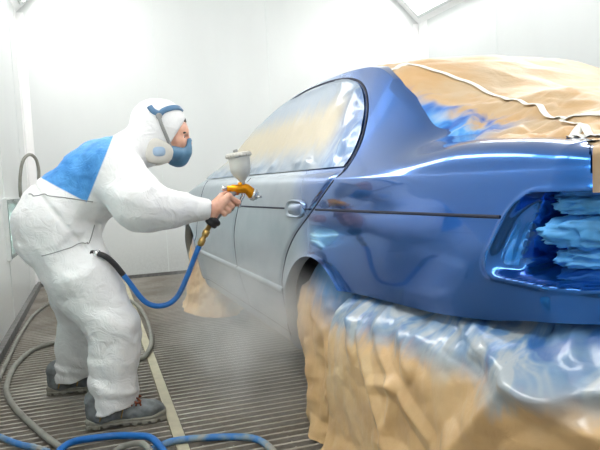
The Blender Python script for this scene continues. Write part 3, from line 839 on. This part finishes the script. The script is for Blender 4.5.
# ------------------------------------------------------------------ person
per = empty('person', (-.02, 2.76, 0), 0, 'person in white hooded coverall and respirator bending forward with a spray gun', 'person')
nI = np.array([.8, 0, -.6])
HC = np.array([.283, 2.76, 1.163])
Rsh, Rel, Rfo, Rwr = (.085, 2.60, .995), (.165, 2.485, .855), (.30, 2.46, .828), (.425, 2.45, .812)
Lsh, Lel, Lwr = (.085, 2.93, .99), (.19, 3.0, .84), (.36, 2.93, .825)
def suit_fn(P):
    d = cap(P, (-.165, 2.69, .785), (-.165, 2.85, .785), .142, .142)
    d = smin(d, cap(P, (-.115, 2.70, .84), (.05, 2.69, .965), .145, .13), .06)
    d = smin(d, cap(P, (-.115, 2.83, .84), (.05, 2.84, .965), .145, .13), .06)
    d = smin(d, cap(P, (.0, 2.66, 1.0), (.0, 2.86, 1.0), .085, .085), .06)
    d = smin(d, cap(P, Rsh, Lsh, .092, .092), .05)
    d = smin(d, cap(P, (.08, 2.76, 1.04), (.20, 2.76, 1.09), .095, .085), .05)
    # legs
    leg = smin(cap(P, (-.145, 2.68, .755), (-.052, 2.61, .56), .142, .128), cap(P, (-.052, 2.61, .56), (.040, 2.55, .385), .128, .100), .04)
    leg = smin(leg, cap(P, (.042, 2.55, .385), (.022, 2.53, .06), .102, .086), .03)
    d = smin(d, leg, .05)
    leg = smin(cap(P, (-.14, 2.86, .755), (-.085, 2.97, .385), .145, .102), cap(P, (-.085, 2.97, .385), (-.135, 3.03, .05), .102, .088), .03)
    d = smin(d, leg, .05)
    # hood, open in front of the face
    hd = ell(P, HC, (.124, .100, .122)); hd = smin(hd, cap(P, (.20, 2.76, 1.09), (.27, 2.76, 1.07), .085, .075), .05)
    cut = -(P@nI+.398)      # negative in front of the opening
    hd2 = np.maximum(hd, -np.minimum(hd+.009, 1)) if False else hd
    hollow = smax(-(hd+.011), cut*-1, .004)
    opening = np.maximum(-cut-.0, np.abs(P[:, 1]-2.76)-.2)*1.0
    hd = smax(hd, P@nI+.398, .012)
    d = smin(d, hd, .035)
    # sleeves
    arm = smin(cap(P, Rsh, Rel, .112, .096), cap(P, Rel, Rfo, .092, .066), .05); arm = smin(arm, cap(P, Rfo, Rwr, .064, .041), .03)
    d = smin(d, arm, .035)
    arm = smin(cap(P, Lsh, Lel, .10, .088), cap(P, Lel, Lwr, .082, .042), .04); d = smin(d, arm, .035)
    # elastic waist: a drawn-in line square to the back
    ax = np.array([.83, 0, .56]); w = (P-np.array([-.145, 2.76, .845]))@ax
    torso = (P[:, 1] > 2.5)
    d = d+.010*np.exp(-(w/.009)**2)*(np.linalg.norm((P-np.array([-.13, 2.76, .84])), axis=1) < .30)
    # creases of stiff fabric
    near = np.abs(d) < .06
    if near.any():
        Q = P[near]; x, y, z = Q.T
        wv = tri((x+.45*y)*7.5, z*8.5, 1)+.55*tri((x+.45*y)*17, z*19, 2); w2 = tri((y-.5*x)*7+.3*z, (x*.6+z*.7)*9, 3)+.5*tri((y-.5*x)*18, (x*.7+z*.6)*20, 4)
        # pulled creases near the knees, cuffs and elbow
        k = np.exp(-((np.linalg.norm(Q-np.array([.03, 2.55, .38]), axis=1))/.15)**2)+np.exp(-((np.linalg.norm(Q-np.array(Rel), axis=1))/.13)**2)+np.exp(-((z-.13)/.06)**2)+np.exp(-((np.linalg.norm(Q-np.array([-.05, 2.62, .70]), axis=1))/.13)**2)
        hoodm = sstep(.16, .20, Q[:, 0])*sstep(1.04, 1.08, Q[:, 2])
        d[near] -= (.0095*wv+.007*w2+.011*k*tri((x-.3*z)*5, (z+.25*x)*22, 6))*(1-.75*hoodm)
    d = np.maximum(d, .066+.16*(P[:, 0]+np.where(P[:, 1] < 2.8, .0, .15))-P[:, 2]+.005*np.sin(P[:, 0]*55))   # trouser hems
    d = np.maximum(d, (P-np.array([.425, 2.45, .812]))@np.array([.99, 0, -.1])*(P[:, 2] < 1.0)*(P[:, 0] > .3)-.002+(P[:, 2] >= 1.0)*-1-(P[:, 0] <= .3)*1.)   # right cuff end
    return d
Vs, Fs = sdf_mesh(suit_fn, (-.40, 2.28, -.02), (.56, 3.24, 1.36), .0058)
suit = mesh_obj('coverall', rel(per, Vs), Fs, M['suit'], per)
def seam(pts, r):
    global HF
    HF = suit_fn; C = np.array([on_suit(p, .0008)[0] for p in spline(pts, 5)]); C[1:-1] = (C[:-2]+2*C[1:-1]+C[2:])/4; C = spline(C, 3)
    b = MB(); b.tube(rel(per, C), r, 6); o = b.build('seam', M['strapgrey'], suit)
def on_suit(p, off=0.):
    p = np.array(p, float)[None]; E7 = np.vstack([np.zeros((1, 3)), 1e-3*np.eye(3), -1e-3*np.eye(3)])
    for _ in range(8):
        v = HF(p+E7); d = v[0]; g = v[1:4]-v[4:7]; g /= np.linalg.norm(g)+1e-9; p = p-g*(d-off)
    return p[0], g
seam([(-.235, 2.60, .922), (-.19, 2.56, .925), (-.117, 2.54, .902), (-.029, 2.54, .874), (.0, 2.55, .866)], .0022)
seam([(-.20, 2.54, .677), (-.124, 2.52, .695), (-.058, 2.52, .716), (-.002, 2.52, .739), (.035, 2.54, .751)], .0020)
suit['label'] = 'white hooded coverall with a blue back panel'

# body: one continuous skin surface, mostly inside the suit
Hx = np.array([.535, 2.45, .880]); AXH = np.array([-.66, 0, -.75]); NH = np.array([.75, 0, -.66]); Yv = np.array([0, 1., 0])
def hand_prims():
    pr = []; wr = np.array([.425, 2.45, .812])
    for k, t in enumerate((.036, .058, .079, .099)):
        h = Hx+AXH*t; ln = (1.0, 1.06, 1.0, .82)[k]; r = (.0104, .0108, .0104, .0094)[k]
        K = h-NH*.014-Yv*.026
        A_ = h+NH*.020*ln-Yv*.022; B_ = h+NH*.027*ln+Yv*.010; C_ = h+NH*.004+Yv*.026
        if k == 0: A_ = h+NH*.030-Yv*.020+np.array([.004, 0, .004]); B_ = h+NH*.036+Yv*.006; C_ = h+NH*.020+Yv*.022
        pr += [(wr+np.array([.012, -.010, .012-.010*k]), K, .020, .0135), (K, A_, r*1.12, r), (A_, B_, r, r*.93), (B_, C_, r*.93, r*.8)]
    K0 = Hx+AXH*.036-NH*.014-Yv*.026; K3 = Hx+AXH*.099-NH*.014-Yv*.025
    pr += [(K0, K3, .0145, .0135), (wr+np.array([.012, -.008, .004]), Hx+AXH*.062-NH*.020-Yv*.018, .027, .020), (wr+np.array([.012, -.004, -.006]), Hx+AXH*.100-NH*.012-Yv*.012, .022, .016)]
    t0 = wr+np.array([.020, .012, .016]); t1 = Hx+AXH*.045-NH*.028+Yv*.022; t2 = Hx+AXH*.012-NH*.014+Yv*.030; t3 = Hx+AXH*.0+NH*.014+Yv*.026
    pr += [(t0, t1, .018, .014), (t1, t2, .0125, .0108), (t2, t3, .0105, .0088)]
    pr += [(wr-np.array([.05, 0, -.003]), wr+np.array([.015, 0, .0]), .029, .027)]
    return pr
HP = hand_prims()
def left_hand():
    w = np.array(Lwr)+np.array([.02, 0, 0]); pr = []
    for k in range(4):
        K = w+np.array([.075, -.030+.02*k, .0-.004*k]); A_ = K+np.array([.034, 0, -.012]); B_ = A_+np.array([.014, 0, -.024]); C_ = B_+np.array([-.006, 0, -.02])
        pr += [(w+np.array([0, -.012+.008*k, 0]), K, .018, .0125), (K, A_, .0105, .0095), (A_, B_, .0095, .009), (B_, C_, .009, .0075)]
    pr += [(w+np.array([.01, -.02, 0]), w+np.array([.045, -.048, -.012]), .017, .0125), (w+np.array([.045, -.048, -.012]), w+np.array([.078, -.055, -.025]), .012, .009)]
    return pr
LP = left_hand()
yo = 2.76
def head_fn(P):
    d = ell(P, (.292, yo, 1.172), (.108, .074, .094))                # skull
    d = smin(d, ell(P, (.338, yo, 1.135), (.066, .060, .070)), .03)  # face
    d = smin(d, ell(P, (.335, yo, 1.068), (.062, .050, .058)), .03)  # jaw
    d = smin(d, cap(P, (.388, yo-.028, 1.142), (.388, yo+.028, 1.142), .016, .016), .025)  # brow
    d = smin(d, cap(P, (.402, yo, 1.128), (.414, yo, 1.092), .008, .010), .014)          # nose
    for s in (-1, 1):
        d = smin(d, ell(P, (.368, yo+s*.040, 1.098), (.022, .018, .016)), .02)           # cheekbone
        d = smax(d, -ell(P, (.402, yo+s*.035, 1.1195), (.020, .019, .0075)), .008)         # eye socket
        d = smin(d, ell(P, (.272, yo+s*.078, 1.118), (.016, .010, .028)), .01)           # ear
    d = smin(d, cap(P, (.388, yo-.022, 1.040), (.388, yo+.022, 1.040), .008, .008), .012)  # lips
    d = smin(d, cap(P, (.15, yo, 1.03), (.27, yo, 1.10), .058, .056), .03)               # neck
    return d
def body_fn(P):
    d = head_fn(P)
    t = smin(cap(P, (-.13, 2.70, .80), (.03, 2.69, .97), .10, .10), cap(P, (-.13, 2.82, .80), (.03, 2.83, .97), .10, .10), .06)
    t = smin(t, cap(P, (.08, 2.62, .99), (.08, 2.90, .99), .058, .058), .05); d = smin(d, t, .05)
    for seq in ([(-.125, 2.69, .76, .085), (.035, 2.555, .40, .058), (-.0, 2.53, .11, .040), (.10, 2.512, .045, .03)], [(-.14, 2.85, .76, .085), (-.085, 2.965, .40, .058), (-.135, 3.03, .11, .040), (-.04, 3.015, .045, .03)],
                [(.085, 2.61, .985, .05), (.165, 2.495, .86, .042), (.425, 2.45, .812, .029)], [(.085, 2.92, .98, .05), (.19, 3.0, .84, .042), (.38, 2.93, .825, .028)]):
        for a, c in zip(seq, seq[1:]): d = smin(d, cap(P, a[:3], c[:3], a[3], c[3]), .02)
    for pr in (HP, LP):
        m = np.linalg.norm(P-pr[0][0], axis=1) < .22
        if m.any():
            Q = P[m]; h = np.full(len(Q), 9.)
            for k, (a, c, r1, r2) in enumerate(pr): h = smin(h, cap(Q, a, c, r1, r2), .0045)
            d[m] = smin(d[m], h, .008)
    return d
Vs, Fs = sdf_mesh(body_fn, (-.26, 2.37, .0), (.62, 3.10, 1.28), .0040)
mesh_obj('body', rel(per, Vs), Fs, M['skin'], per)
for s in (-1, 1):
    b = MB(); c = rel(per, (.3775, yo+s*.033, 1.1195))
    prf = [(-.0118+.0001, .0005)]+[(-.0118*math.cos(a), .0118*math.sin(a)) for a in np.linspace(.2, PI-.2, 10)]+[(.0118, .0005)]
    b.lathe(c, (1, .0, -.1), prf, 16); eo = b.build('eyeball', M['eye'], per)
    b = MB(); b.lathe(np.array(c)+np.array([.0098, 0, -.001]), (1, 0, -.1), [(0, .0068), (.0022, .0058), (.0028, .0005)], 14); b.build('iris', M['iris'], eo)
    b = MB(); b.tube(spline([rel(per, q) for q in ((.381, yo+s*.054, 1.134), (.397, yo+s*.038, 1.1385), (.405, yo+s*.018, 1.135))], 6), [.002]+[.0048]*11+[.002], 8); b.build('eyebrow', M['hair'], per)
# a tuft of hair under the edge of the hood
b = MB(); rng = random.Random(2)
for k in range(46):
    yy = yo-.062+.124*k/45; x0 = .392-(abs(yy-yo)/.07)**2*.05
    b.tube(spline([rel(per, (x0-.03, yy, 1.222-abs(yy-yo)*.25)), rel(per, (x0+.002, yy+rng.uniform(-.006, .006), 1.205-abs(yy-yo)*.25)), rel(per, (x0+.010+rng.uniform(-.003, .004), yy+rng.uniform(-.01, .01), 1.183-abs(yy-yo)*.2+rng.uniform(-.006, .006)))], 5), [.0035]*8+[.0025, .0018, .001], 6)
b.build('hair', M['hair'], per)
HF = lambda P: ell(P, HC, (.126, .102, .124))
# respirator
res = MB()
def mask_fn(P):
    d = ell(P, (.352, yo, 1.054), (.058, .054, .056)); d = smin(d, cap(P, (.403, yo, 1.103), (.392, yo, 1.062), .021, .026), .03)
    d = smin(d, ell(P, (.366, yo, 1.024), (.032, .030, .028)), .02)
    for s in (-1, 1): d = smin(d, cap(P, (.35, yo+s*.045, 1.05), (.32, yo+s*.068, 1.055), .026, .028), .02)
    return smax(d, -(head_fn(P)-.001), .003)
Vs, Fs = sdf_mesh(mask_fn, (.22, yo-.13, .96), (.46, yo+.13, 1.14), .0035)
mask = mesh_obj('respirator', rel(per, Vs), Fs, M['maskblue'], per); mask['label'] = 'blue half-face respirator'
for s in (-1, 1):
    # filter pad: a rounded wedge, its broad end towards the back of the head
    o = np.array([.275, yo+s*.088, 1.055]); ex = np.array([.96, -s*.0, .0]); n = 40; P = []
    for k, (sc_, of) in enumerate(((.02, -.016), (.9, -.016), (1, -.010), (1, .006), (.9, .014), (.62, .017), (.02, .018))):
        row = []
        for a in np.linspace(0, 2*PI, n+1):
            ca, sa = math.cos(a), math.sin(a); q = 2.8
            x = .054*np.sign(ca)*abs(ca)**(2/q); z = .050*np.sign(sa)*abs(sa)**(2/q); z *= 1-.22*(x/.054); z += -.10*x*0
            rr = -.30; x, z = x*math.cos(rr)-z*math.sin(rr), x*math.sin(rr)+z*math.cos(rr)
            row.append(o+np.array([x*sc_, s*of-s*.10*x*sc_*0, z*sc_]))
        P.append(row)
    fl = MB().grid(np.array([[rel(per, q) for q in r] for r in P])).build('filter', M['maskgrey'], mask); fixnormals(fl)
    P = []
    for (sc_, of) in ((1, .0165), (.9, .0205), (.02, .0205)):
        P.append([rel(per, o+np.array([-.004+.026*sc_*np.sign(math.cos(a))*abs(math.cos(a))**.7, s*of, .002+.020*sc_*np.sign(math.sin(a))*abs(math.sin(a))**.7])) for a in np.linspace(0, 2*PI, 25)])
    fixnormals(MB().grid(np.array(P)).build('filter_pad', M['filterblue'], fl))
    # grey strap from the headband down to the mask
    pts = []
    for q in ((.280, yo+s*.12, 1.205), (.287, yo+s*.12, 1.17), (.305, yo+s*.115, 1.12)): pts.append(on_suit(q, .004)[0])
    pts += [np.array((.318, yo+s*.083, 1.085)), np.array((.325, yo+s*.078, 1.055))]
    b = MB(); b.tube(rel(per, spline(pts, 8)), .0075, 8); b.build('strap', M['strapgrey'], mask)
    b = MB(); b.lathe(rel(per, pts[0]), (0, s, .25), [(-.002, .013), (.004, .013), (.006, .009)], 14); b.build('buckle', M['strapgrey'], mask)
# blue band over the hood
ctr = [(.240, yo-.10, 1.262), (.256, yo-.115, 1.235), (.284, yo-.12, 1.220), (.305, yo-.105, 1.232), (.350, yo-.075, 1.246), (.385, yo-.04, 1.248), (.398, yo, 1.248), (.385, yo+.04, 1.248), (.350, yo+.075, 1.246), (.305, yo+.105, 1.232), (.284, yo+.12, 1.220), (.240, yo+.10, 1.262)]
C = spline(ctr, 8); P = [[], [], [], [], []]
for i, c in enumerate(C):
    p, g = on_suit(c, .004); tdir = C[min(i+1, len(C)-1)]-C[max(i-1, 0)]; tdir /= np.linalg.norm(tdir); wv = np.cross(g, tdir); wv /= np.linalg.norm(wv)
    for k, (a, o_) in enumerate(((-.012, -.004), (-.011, .002), (0, .003), (.011, .002), (.012, -.004))): P[k].append(rel(per, p+wv*a+g*o_))
fixnormals(MB().grid(np.array(P)).build('headband', M['band'], mask))

# work shoes
def shoe(heel, toe):
    h = np.array([heel[0], heel[1], 0]); tt = np.array([toe[0], toe[1], 0]); ax = tt-h; ln = np.linalg.norm(ax); ax /= ln; sd = np.array([-ax[1], ax[0], 0])
    def loc(P): q = P-h; return np.stack([q@ax, q@sd, P[:, 2]], 1)
    def foot2d(u, grow=0.):   # half width along the foot
        w = np.interp(u, [0, .03, .09, .15, .21, .26, ln-.012, ln], [.030, .040, .040, .041, .050, .047, .030, .020])
        return w+grow
    def up_fn(P):
        q = loc(P); d = cap(q, (.05, 0, .055), (.045, 0, .105), .046, .050); d = smin(d, cap(q, (.05, 0, .055), (.15, 0, .052), .044, .042), .03)
        d = smin(d, ell(q, (ln-.085, 0, .046), (.082, .049, .040)), .03); d = smin(d, cap(q, (.10, 0, .085), (.17, 0, .066), .026, .022), .02)
        d = d-.004*(ridge(q*np.array([26, 18, 26]), 2)-.5)
        return np.maximum(d, .020-P[:, 2])
    def so_fn(P):
        q = loc(P); w = foot2d(q[:, 0], .004); e = np.maximum(np.abs(q[:, 1])-w, np.maximum(-q[:, 0]-.004, q[:, 0]-ln-.002))
        top = .032+.012*sstep(.08, 0, q[:, 0])+.010*sstep(ln-.06, ln, q[:, 0]); gro = .003*np.exp(-((q[:, 2]-.022)/.003)**2)
        lug = .008*((np.abs((q[:, 0]*28) % 1-.5) < .16) & (q[:, 2] < .012)); arch = .009*np.exp(-((q[:, 0]-.105)/.022)**2)
        return smax(smax(e+gro+lug, q[:, 2]-top, .006), arch+.002-q[:, 2], .004)
    lo = np.minimum(h, tt)-np.array([.08, .09, .02]); hi = np.maximum(h, tt)+np.array([.08, .09, 0]); hi[2] = .175
    v, f = sdf_mesh(up_fn, lo, hi, .0045); so = mesh_obj('shoe', rel(per, v), f, M['shoe'], per)
    v, f = sdf_mesh(so_fn, lo, hi, .0035); mesh_obj('sole', rel(per, v), f, M['sole'], so)
    def w(u, s, z): return rel(per, h+ax*u+sd*s+np.array([0, 0, z]))
    global HF
    HF = up_fn; w0 = w
    def w(u, s, z): return rel(per, on_suit(h+ax*u+sd*s+np.array([0, 0, z]), .003)[0])
    b = MB()
    for u in (.150, .167, .184, .201): b.tube(spline([w(u+.004, -.040, .080), w(u+.002, -.014, .115), w(u-.002, .014, .115), w(u-.004, .040, .080)], 6), .0036, 7)
    for q in (-1, 1):
        e = np.array([0, 0, .012]); b.tube(spline([w(.158, 0, .12), w(.180, q*.020, .12)+e, w(.206, q*.036, .10)+e*.6, w(.192, q*.040, .09)+e*.5, w(.165, q*.010, .115)], 8), .0034, 7)
        b.tube(spline([w(.158, 0, .12), w(.158, q*.028, .11)+e*.3, w(.150, q*.050, .075)], 8), .0034, 7)
    b.build('laces', M['lace'], so)
    for u in (.052, .130):
        b = MB(); b.tube(spline([w(u+.02, -.037, .098), w(u+.008, -.0475, .07), w(u, -.046, .040)], 6), .0025, 6); b.build('piping', M['brass'], so)
shoe((-.082, 2.532), (.214, 2.506)); shoe((-.252, 3.045), (.035, 3.010))

# ------------------------------------------------------------------ spray gun
gun = empty('spray_gun', (.50, 2.45, .80), 0, 'orange spray gun with a white paint cup held by the painter against the car door', 'spray gun')
def R(*q): return [rel(gun, p) for p in q]
b = MB(); bx = np.array([1, 0, -.02])
b.lathe(rel(gun, (.500, 2.45, .893)), (1, 0, -.10), [(0, .006), (.002, .011), (.016, .012), (.020, .0165), (.050, .0175), (.066, .016), (.082, .018)], 24)
b.tube(rel(gun, spline([(.560, 2.45, .893), (.577, 2.45, .890), (.592, 2.45, .876), (.603, 2.45, .862)], 6)), np.linspace(.016, .022, 19), 20)
b.lathe(rel(gun, (.556, 2.45, .885)), (-.02, 0, 1), [(0, .011), (.02, .011), (.03, .009)], 18)
fixnormals(b.build('gun_body', M['gold'], gun))
b = MB(); b.tube(rel(gun, spline([Hx+NH*0+np.array([-.004, 0, .004]), Hx+AXH*.05, Hx+AXH*.10, Hx+AXH*.135], 6)), [.0125]*6+[.0135]*12+[.012], 16); b.build('handle', M['strapgrey'], gun)
b = MB(); b.lathe(rel(gun, (.598, 2.45, .866)), (.86, 0, -.35), [(0, .022), (.004, .0245), (.016, .0245), (.018, .019), (.026, .016), (.030, .008), (.031, .003)], 24)
for s in (-1, 1): b.box(rel(gun, (.616, 2.45+s*.016-.003, .849)), rel(gun, (.634, 2.45+s*.016+.003, .858)))
b.build('air_cap', M['chrome'], gun)
b = MB(); b.tube(rel(gun, spline([(.568, 2.45, .880), (.566, 2.45, .862), (.552, 2.45, .838), (.546, 2.45, .815)], 6)), .005, 8); b.build('trigger', M['chrome'], gun)
b = MB(); b.lathe(rel(gun, (.494, 2.45, .8935)), (-1, 0, .10), [(-.008, .008), (0, .0095), (.012, .0095), (.015, .006)], 16); b.build('adjusting_knob', M['chrome'], gun)
cupax = np.array([-.10, 0, 1]); c0 = np.array([.5655, 2.45, .905])
b = MB(); b.lathe(rel(gun, c0), cupax, [(0, .010), (.012, .011), (.022, .018), (.034, .029), (.050, .038), (.066, .0415), (.108, .0435), (.112, .0435)], 32); cup = b.build('paint_cup', M['cup'], gun)
b = MB(); lid0 = c0+cupax/np.linalg.norm(cupax)*.108
b.lathe(rel(gun, lid0), cupax, [(0, .044), (.001, .0490), (.014, .0495), (.017, .047), (.019, .040), (.020, .012)], 36)
for k in range(24):
    a = 2*PI*k/24; u = np.array([1, 0, .1]); p = lid0+np.array([.0485*math.cos(a), .0485*math.sin(a), .0048*math.cos(a)])
    b.tube([rel(gun, p), rel(gun, p+cupax*.013)], .003, 6)
lid = b.build('lid', M['maskgrey'], cup)
b = MB(); b.lathe(rel(gun, lid0+cupax*.018+np.array([-.008, 0, 0])), (-.3, 0, 1), [(0, .008), (.006, .010), (.011, .010), (.013, .006)], 14); b.build('vent_knob', M['strapgrey'], lid)
e0 = Hx+AXH*.135
b = MB(); b.lathe(rel(gun, e0+AXH*-.005), AXH, [(0, .012), (.004, .026), (.010, .031), (.020, .031), (.024, .025), (.030, .027), (.037, .024), (.040, .014)], 24); b.build('regulator', M['black'], gun)
e1 = e0+AXH*.034; e2 = np.array([.372, 2.45, .664]); ax2 = e2-e1; ll = np.linalg.norm(ax2)
b = MB(); b.lathe(rel(gun, e1), ax2, [(0, .010), (ll*.2, .010), (ll*.22, .014), (ll*.42, .014), (ll*.45, .010), (ll*.55, .010), (ll*.58, .0135), (ll*.8, .0135), (ll*.82, .009), (ll, .009)], 12); b.build('hose_fitting', M['brass'], gun)
# blue hose from the gun to the belt
hose = empty('air_hose', (.2, 2.5, 0), 0, 'blue air hose hanging in a loop from the spray gun to the painter\'s belt', 'hose')
HPTS = [(.378, 2.45, .676), (.360, 2.45, .640), (.325, 2.47, .555), (.283, 2.50, .475), (.228, 2.51, .448), (.165, 2.515, .470), (.105, 2.52, .560), (.060, 2.515, .628), (.025, 2.52, .662), (-.02, 2.55, .675)]
C = spline(HPTS, 14); n = len(C); k = int(n*.70)
b = MB(); b.tube(rel(hose, C[:k+1]), .0105, 12); b.build('hose', M['hoseblue'], hose)
b = MB(); b.tube(rel(hose, C[k:]), .0112, 12); b.build('hose_sleeve', M['black'], hose)
b = MB(); b.tube([rel(hose, C[-9]), rel(hose, C[-5])], .0145, 10); b.build('coupling', M['chrome'], hose)

# ------------------------------------------------------------------ hoses on the floor
def floor_hose(pts, r, mat, label, name='air_hose'):
    P = spline([(x, y, z+r) for x, y, z in pts], 14); o0 = P[len(P)//2].copy(); o0[2] = 0
    b = MB(); b.tube(P, r, 10); o = b.build(name, mat, None, True, o0); return tag(o, label, 'hose')

floor_hose([(-.20, 6.2, 0), (-.313, 5.795, 0), (-.425, 5.417, 0), (-.490, 4.956, 0), (-.508, 4.254, 0), (-.505, 3.6, 0), (-.505, 3.2, 0), (-.515, 2.95, 0)], .012, M['hosegrey'], 'thin grey hose running along the foot of the left wall')
floor_hose([(.06, 5.85, 0), (.159, 5.533, 0), (.262, 5.029, .002), (.290, 4.484, 0), (.280, 3.94, 0), (.240, 3.574, .004), (.165, 3.40, 0), (.02, 3.60, 0), (-.08, 3.95, 0), (-.165, 4.098, 0), (-.239, 4.057, 0), (-.331, 4.004, 0), (-.405, 3.877, .0), (-.452, 3.601, 0), (-.455, 3.35, 0), (-.44, 3.145, 0), (-.375, 2.876, 0), (-.252, 2.537, 0), (-.151, 2.297, 0), (-.09, 2.12, 0), (-.02, 1.9, 0)], .0135, M['hosegrey'], 'grey hose looping round the painter across the floor grating')
floor_hose([(-.50, 2.80, 0), (-.435, 2.619, 0), (-.393, 2.558, 0), (-.32, 2.455, 0), (-.24, 2.371, 0), (-.20, 2.30, .0), (-.185, 2.2, 0), (-.185, 2.05, 0)], .012, M['hosemix'], 'dusty blue hose in the bottom left corner of the floor')
floor_hose([(-.21, 2.12, .028), (-.165, 2.25, .030), (-.128, 2.315, .026), (-.072, 2.352, .014), (.014, 2.360, .006), (.082, 2.306, .014), (.135, 2.224, .027), (.172, 2.10, .010), (.19, 1.95, 0)], .0125, M['hoseblue'], 'blue hose arching just in front of the near work shoe')
floor_hose([(.04, 2.06, 0), (.085, 2.15, 0), (.147, 2.20, .0), (.214, 2.223, .004), (.319, 2.212, 0), (.42, 2.174, 0), (.481, 2.126, 0), (.507, 2.05, 0), (.515, 1.93, 0)], .0125, M['hosemix'], 'dusty blue and grey hose curving over the cream floor bar')
floor_hose([(-.045, 2.10, 0), (-.01, 2.20, 0), (.040, 2.25, .006), (.10, 2.195, .027), (.125, 2.10, .022), (.13, 2.0, 0)], .011, M['hosegrey'], 'short grey hose bend under the blue hose before the near shoe')
P = spline([(-.555, 5.60, .80), (-.550, 5.58, 1.0), (-.520, 5.60, 1.17), (-.470, 5.68, 1.235), (-.425, 5.74, 1.19), (-.415, 5.74, 1.06), (-.45, 5.70, .90), (-.51, 5.64, .78)], 12)
b = MB(); b.tube(P, .013, 10); o = b.build('wall_hose', M['hosegrey'], None, True, (-.56, 5.6, .8)); tag(o, 'grey hose looped on the left wall by the bright corner strip', 'hose')
b = MB(); b.box((-.03, -.05, -.02), (-.0, .06, .02)); o.location = o.location

# ------------------------------------------------------------------ paint mist
bm = bmesh.new(); bmesh.ops.create_icosphere(bm, subdivisions=4, radius=1); me = bpy.data.meshes.new('paint_mist'); bm.to_mesh(me); bm.free()
mist = bpy.data.objects.new('paint_mist', me); COL.objects.link(mist); mist.location = (.58, 2.55, .34); mist.scale = (.42, .75, .44)
t = NT('paint_mist'); t.t.nodes.remove(t.b); v = t.n('ShaderNodeVolumePrincipled'); c = t.coord()
vl = t.n('ShaderNodeVectorMath', operation='LENGTH'); t.l(c, vl.inputs[0])
fall = t.mapr(vl.outputs['Value'], 1., .15); nz_ = t.noise(c, 2.2, 3); 
t.l(t.math('MULTIPLY', t.math('MULTIPLY', fall, t.mapr(nz_, .3, .7)), 3.3), v.inputs['Density']); v.inputs['Color'].default_value = (.985, .99, .99, 1)
t.l(v.outputs[0], t.out.inputs['Volume']); me.materials.append(t.m)
tag(mist, 'pale paint mist drifting along the car door above the floor', 'mist', None, 'stuff')

# ------------------------------------------------------------------ render look
w = bpy.data.worlds.new('world'); SC.world = w; w.use_nodes = True
w.node_tree.nodes['Background'].inputs[0].default_value = (.9, .95, 1, 1); w.node_tree.nodes['Background'].inputs[1].default_value = .0
vs = SC.view_settings; vs.view_transform = 'Standard'; vs.look = 'None'; vs.gamma = 1; vs.use_curve_mapping = False; vs.exposure = 0.02
SC.cycles.max_bounces = 10; SC.cycles.diffuse_bounces = 6; SC.cycles.volume_step_rate = 2; SC.cycles.volume_bounces = 6
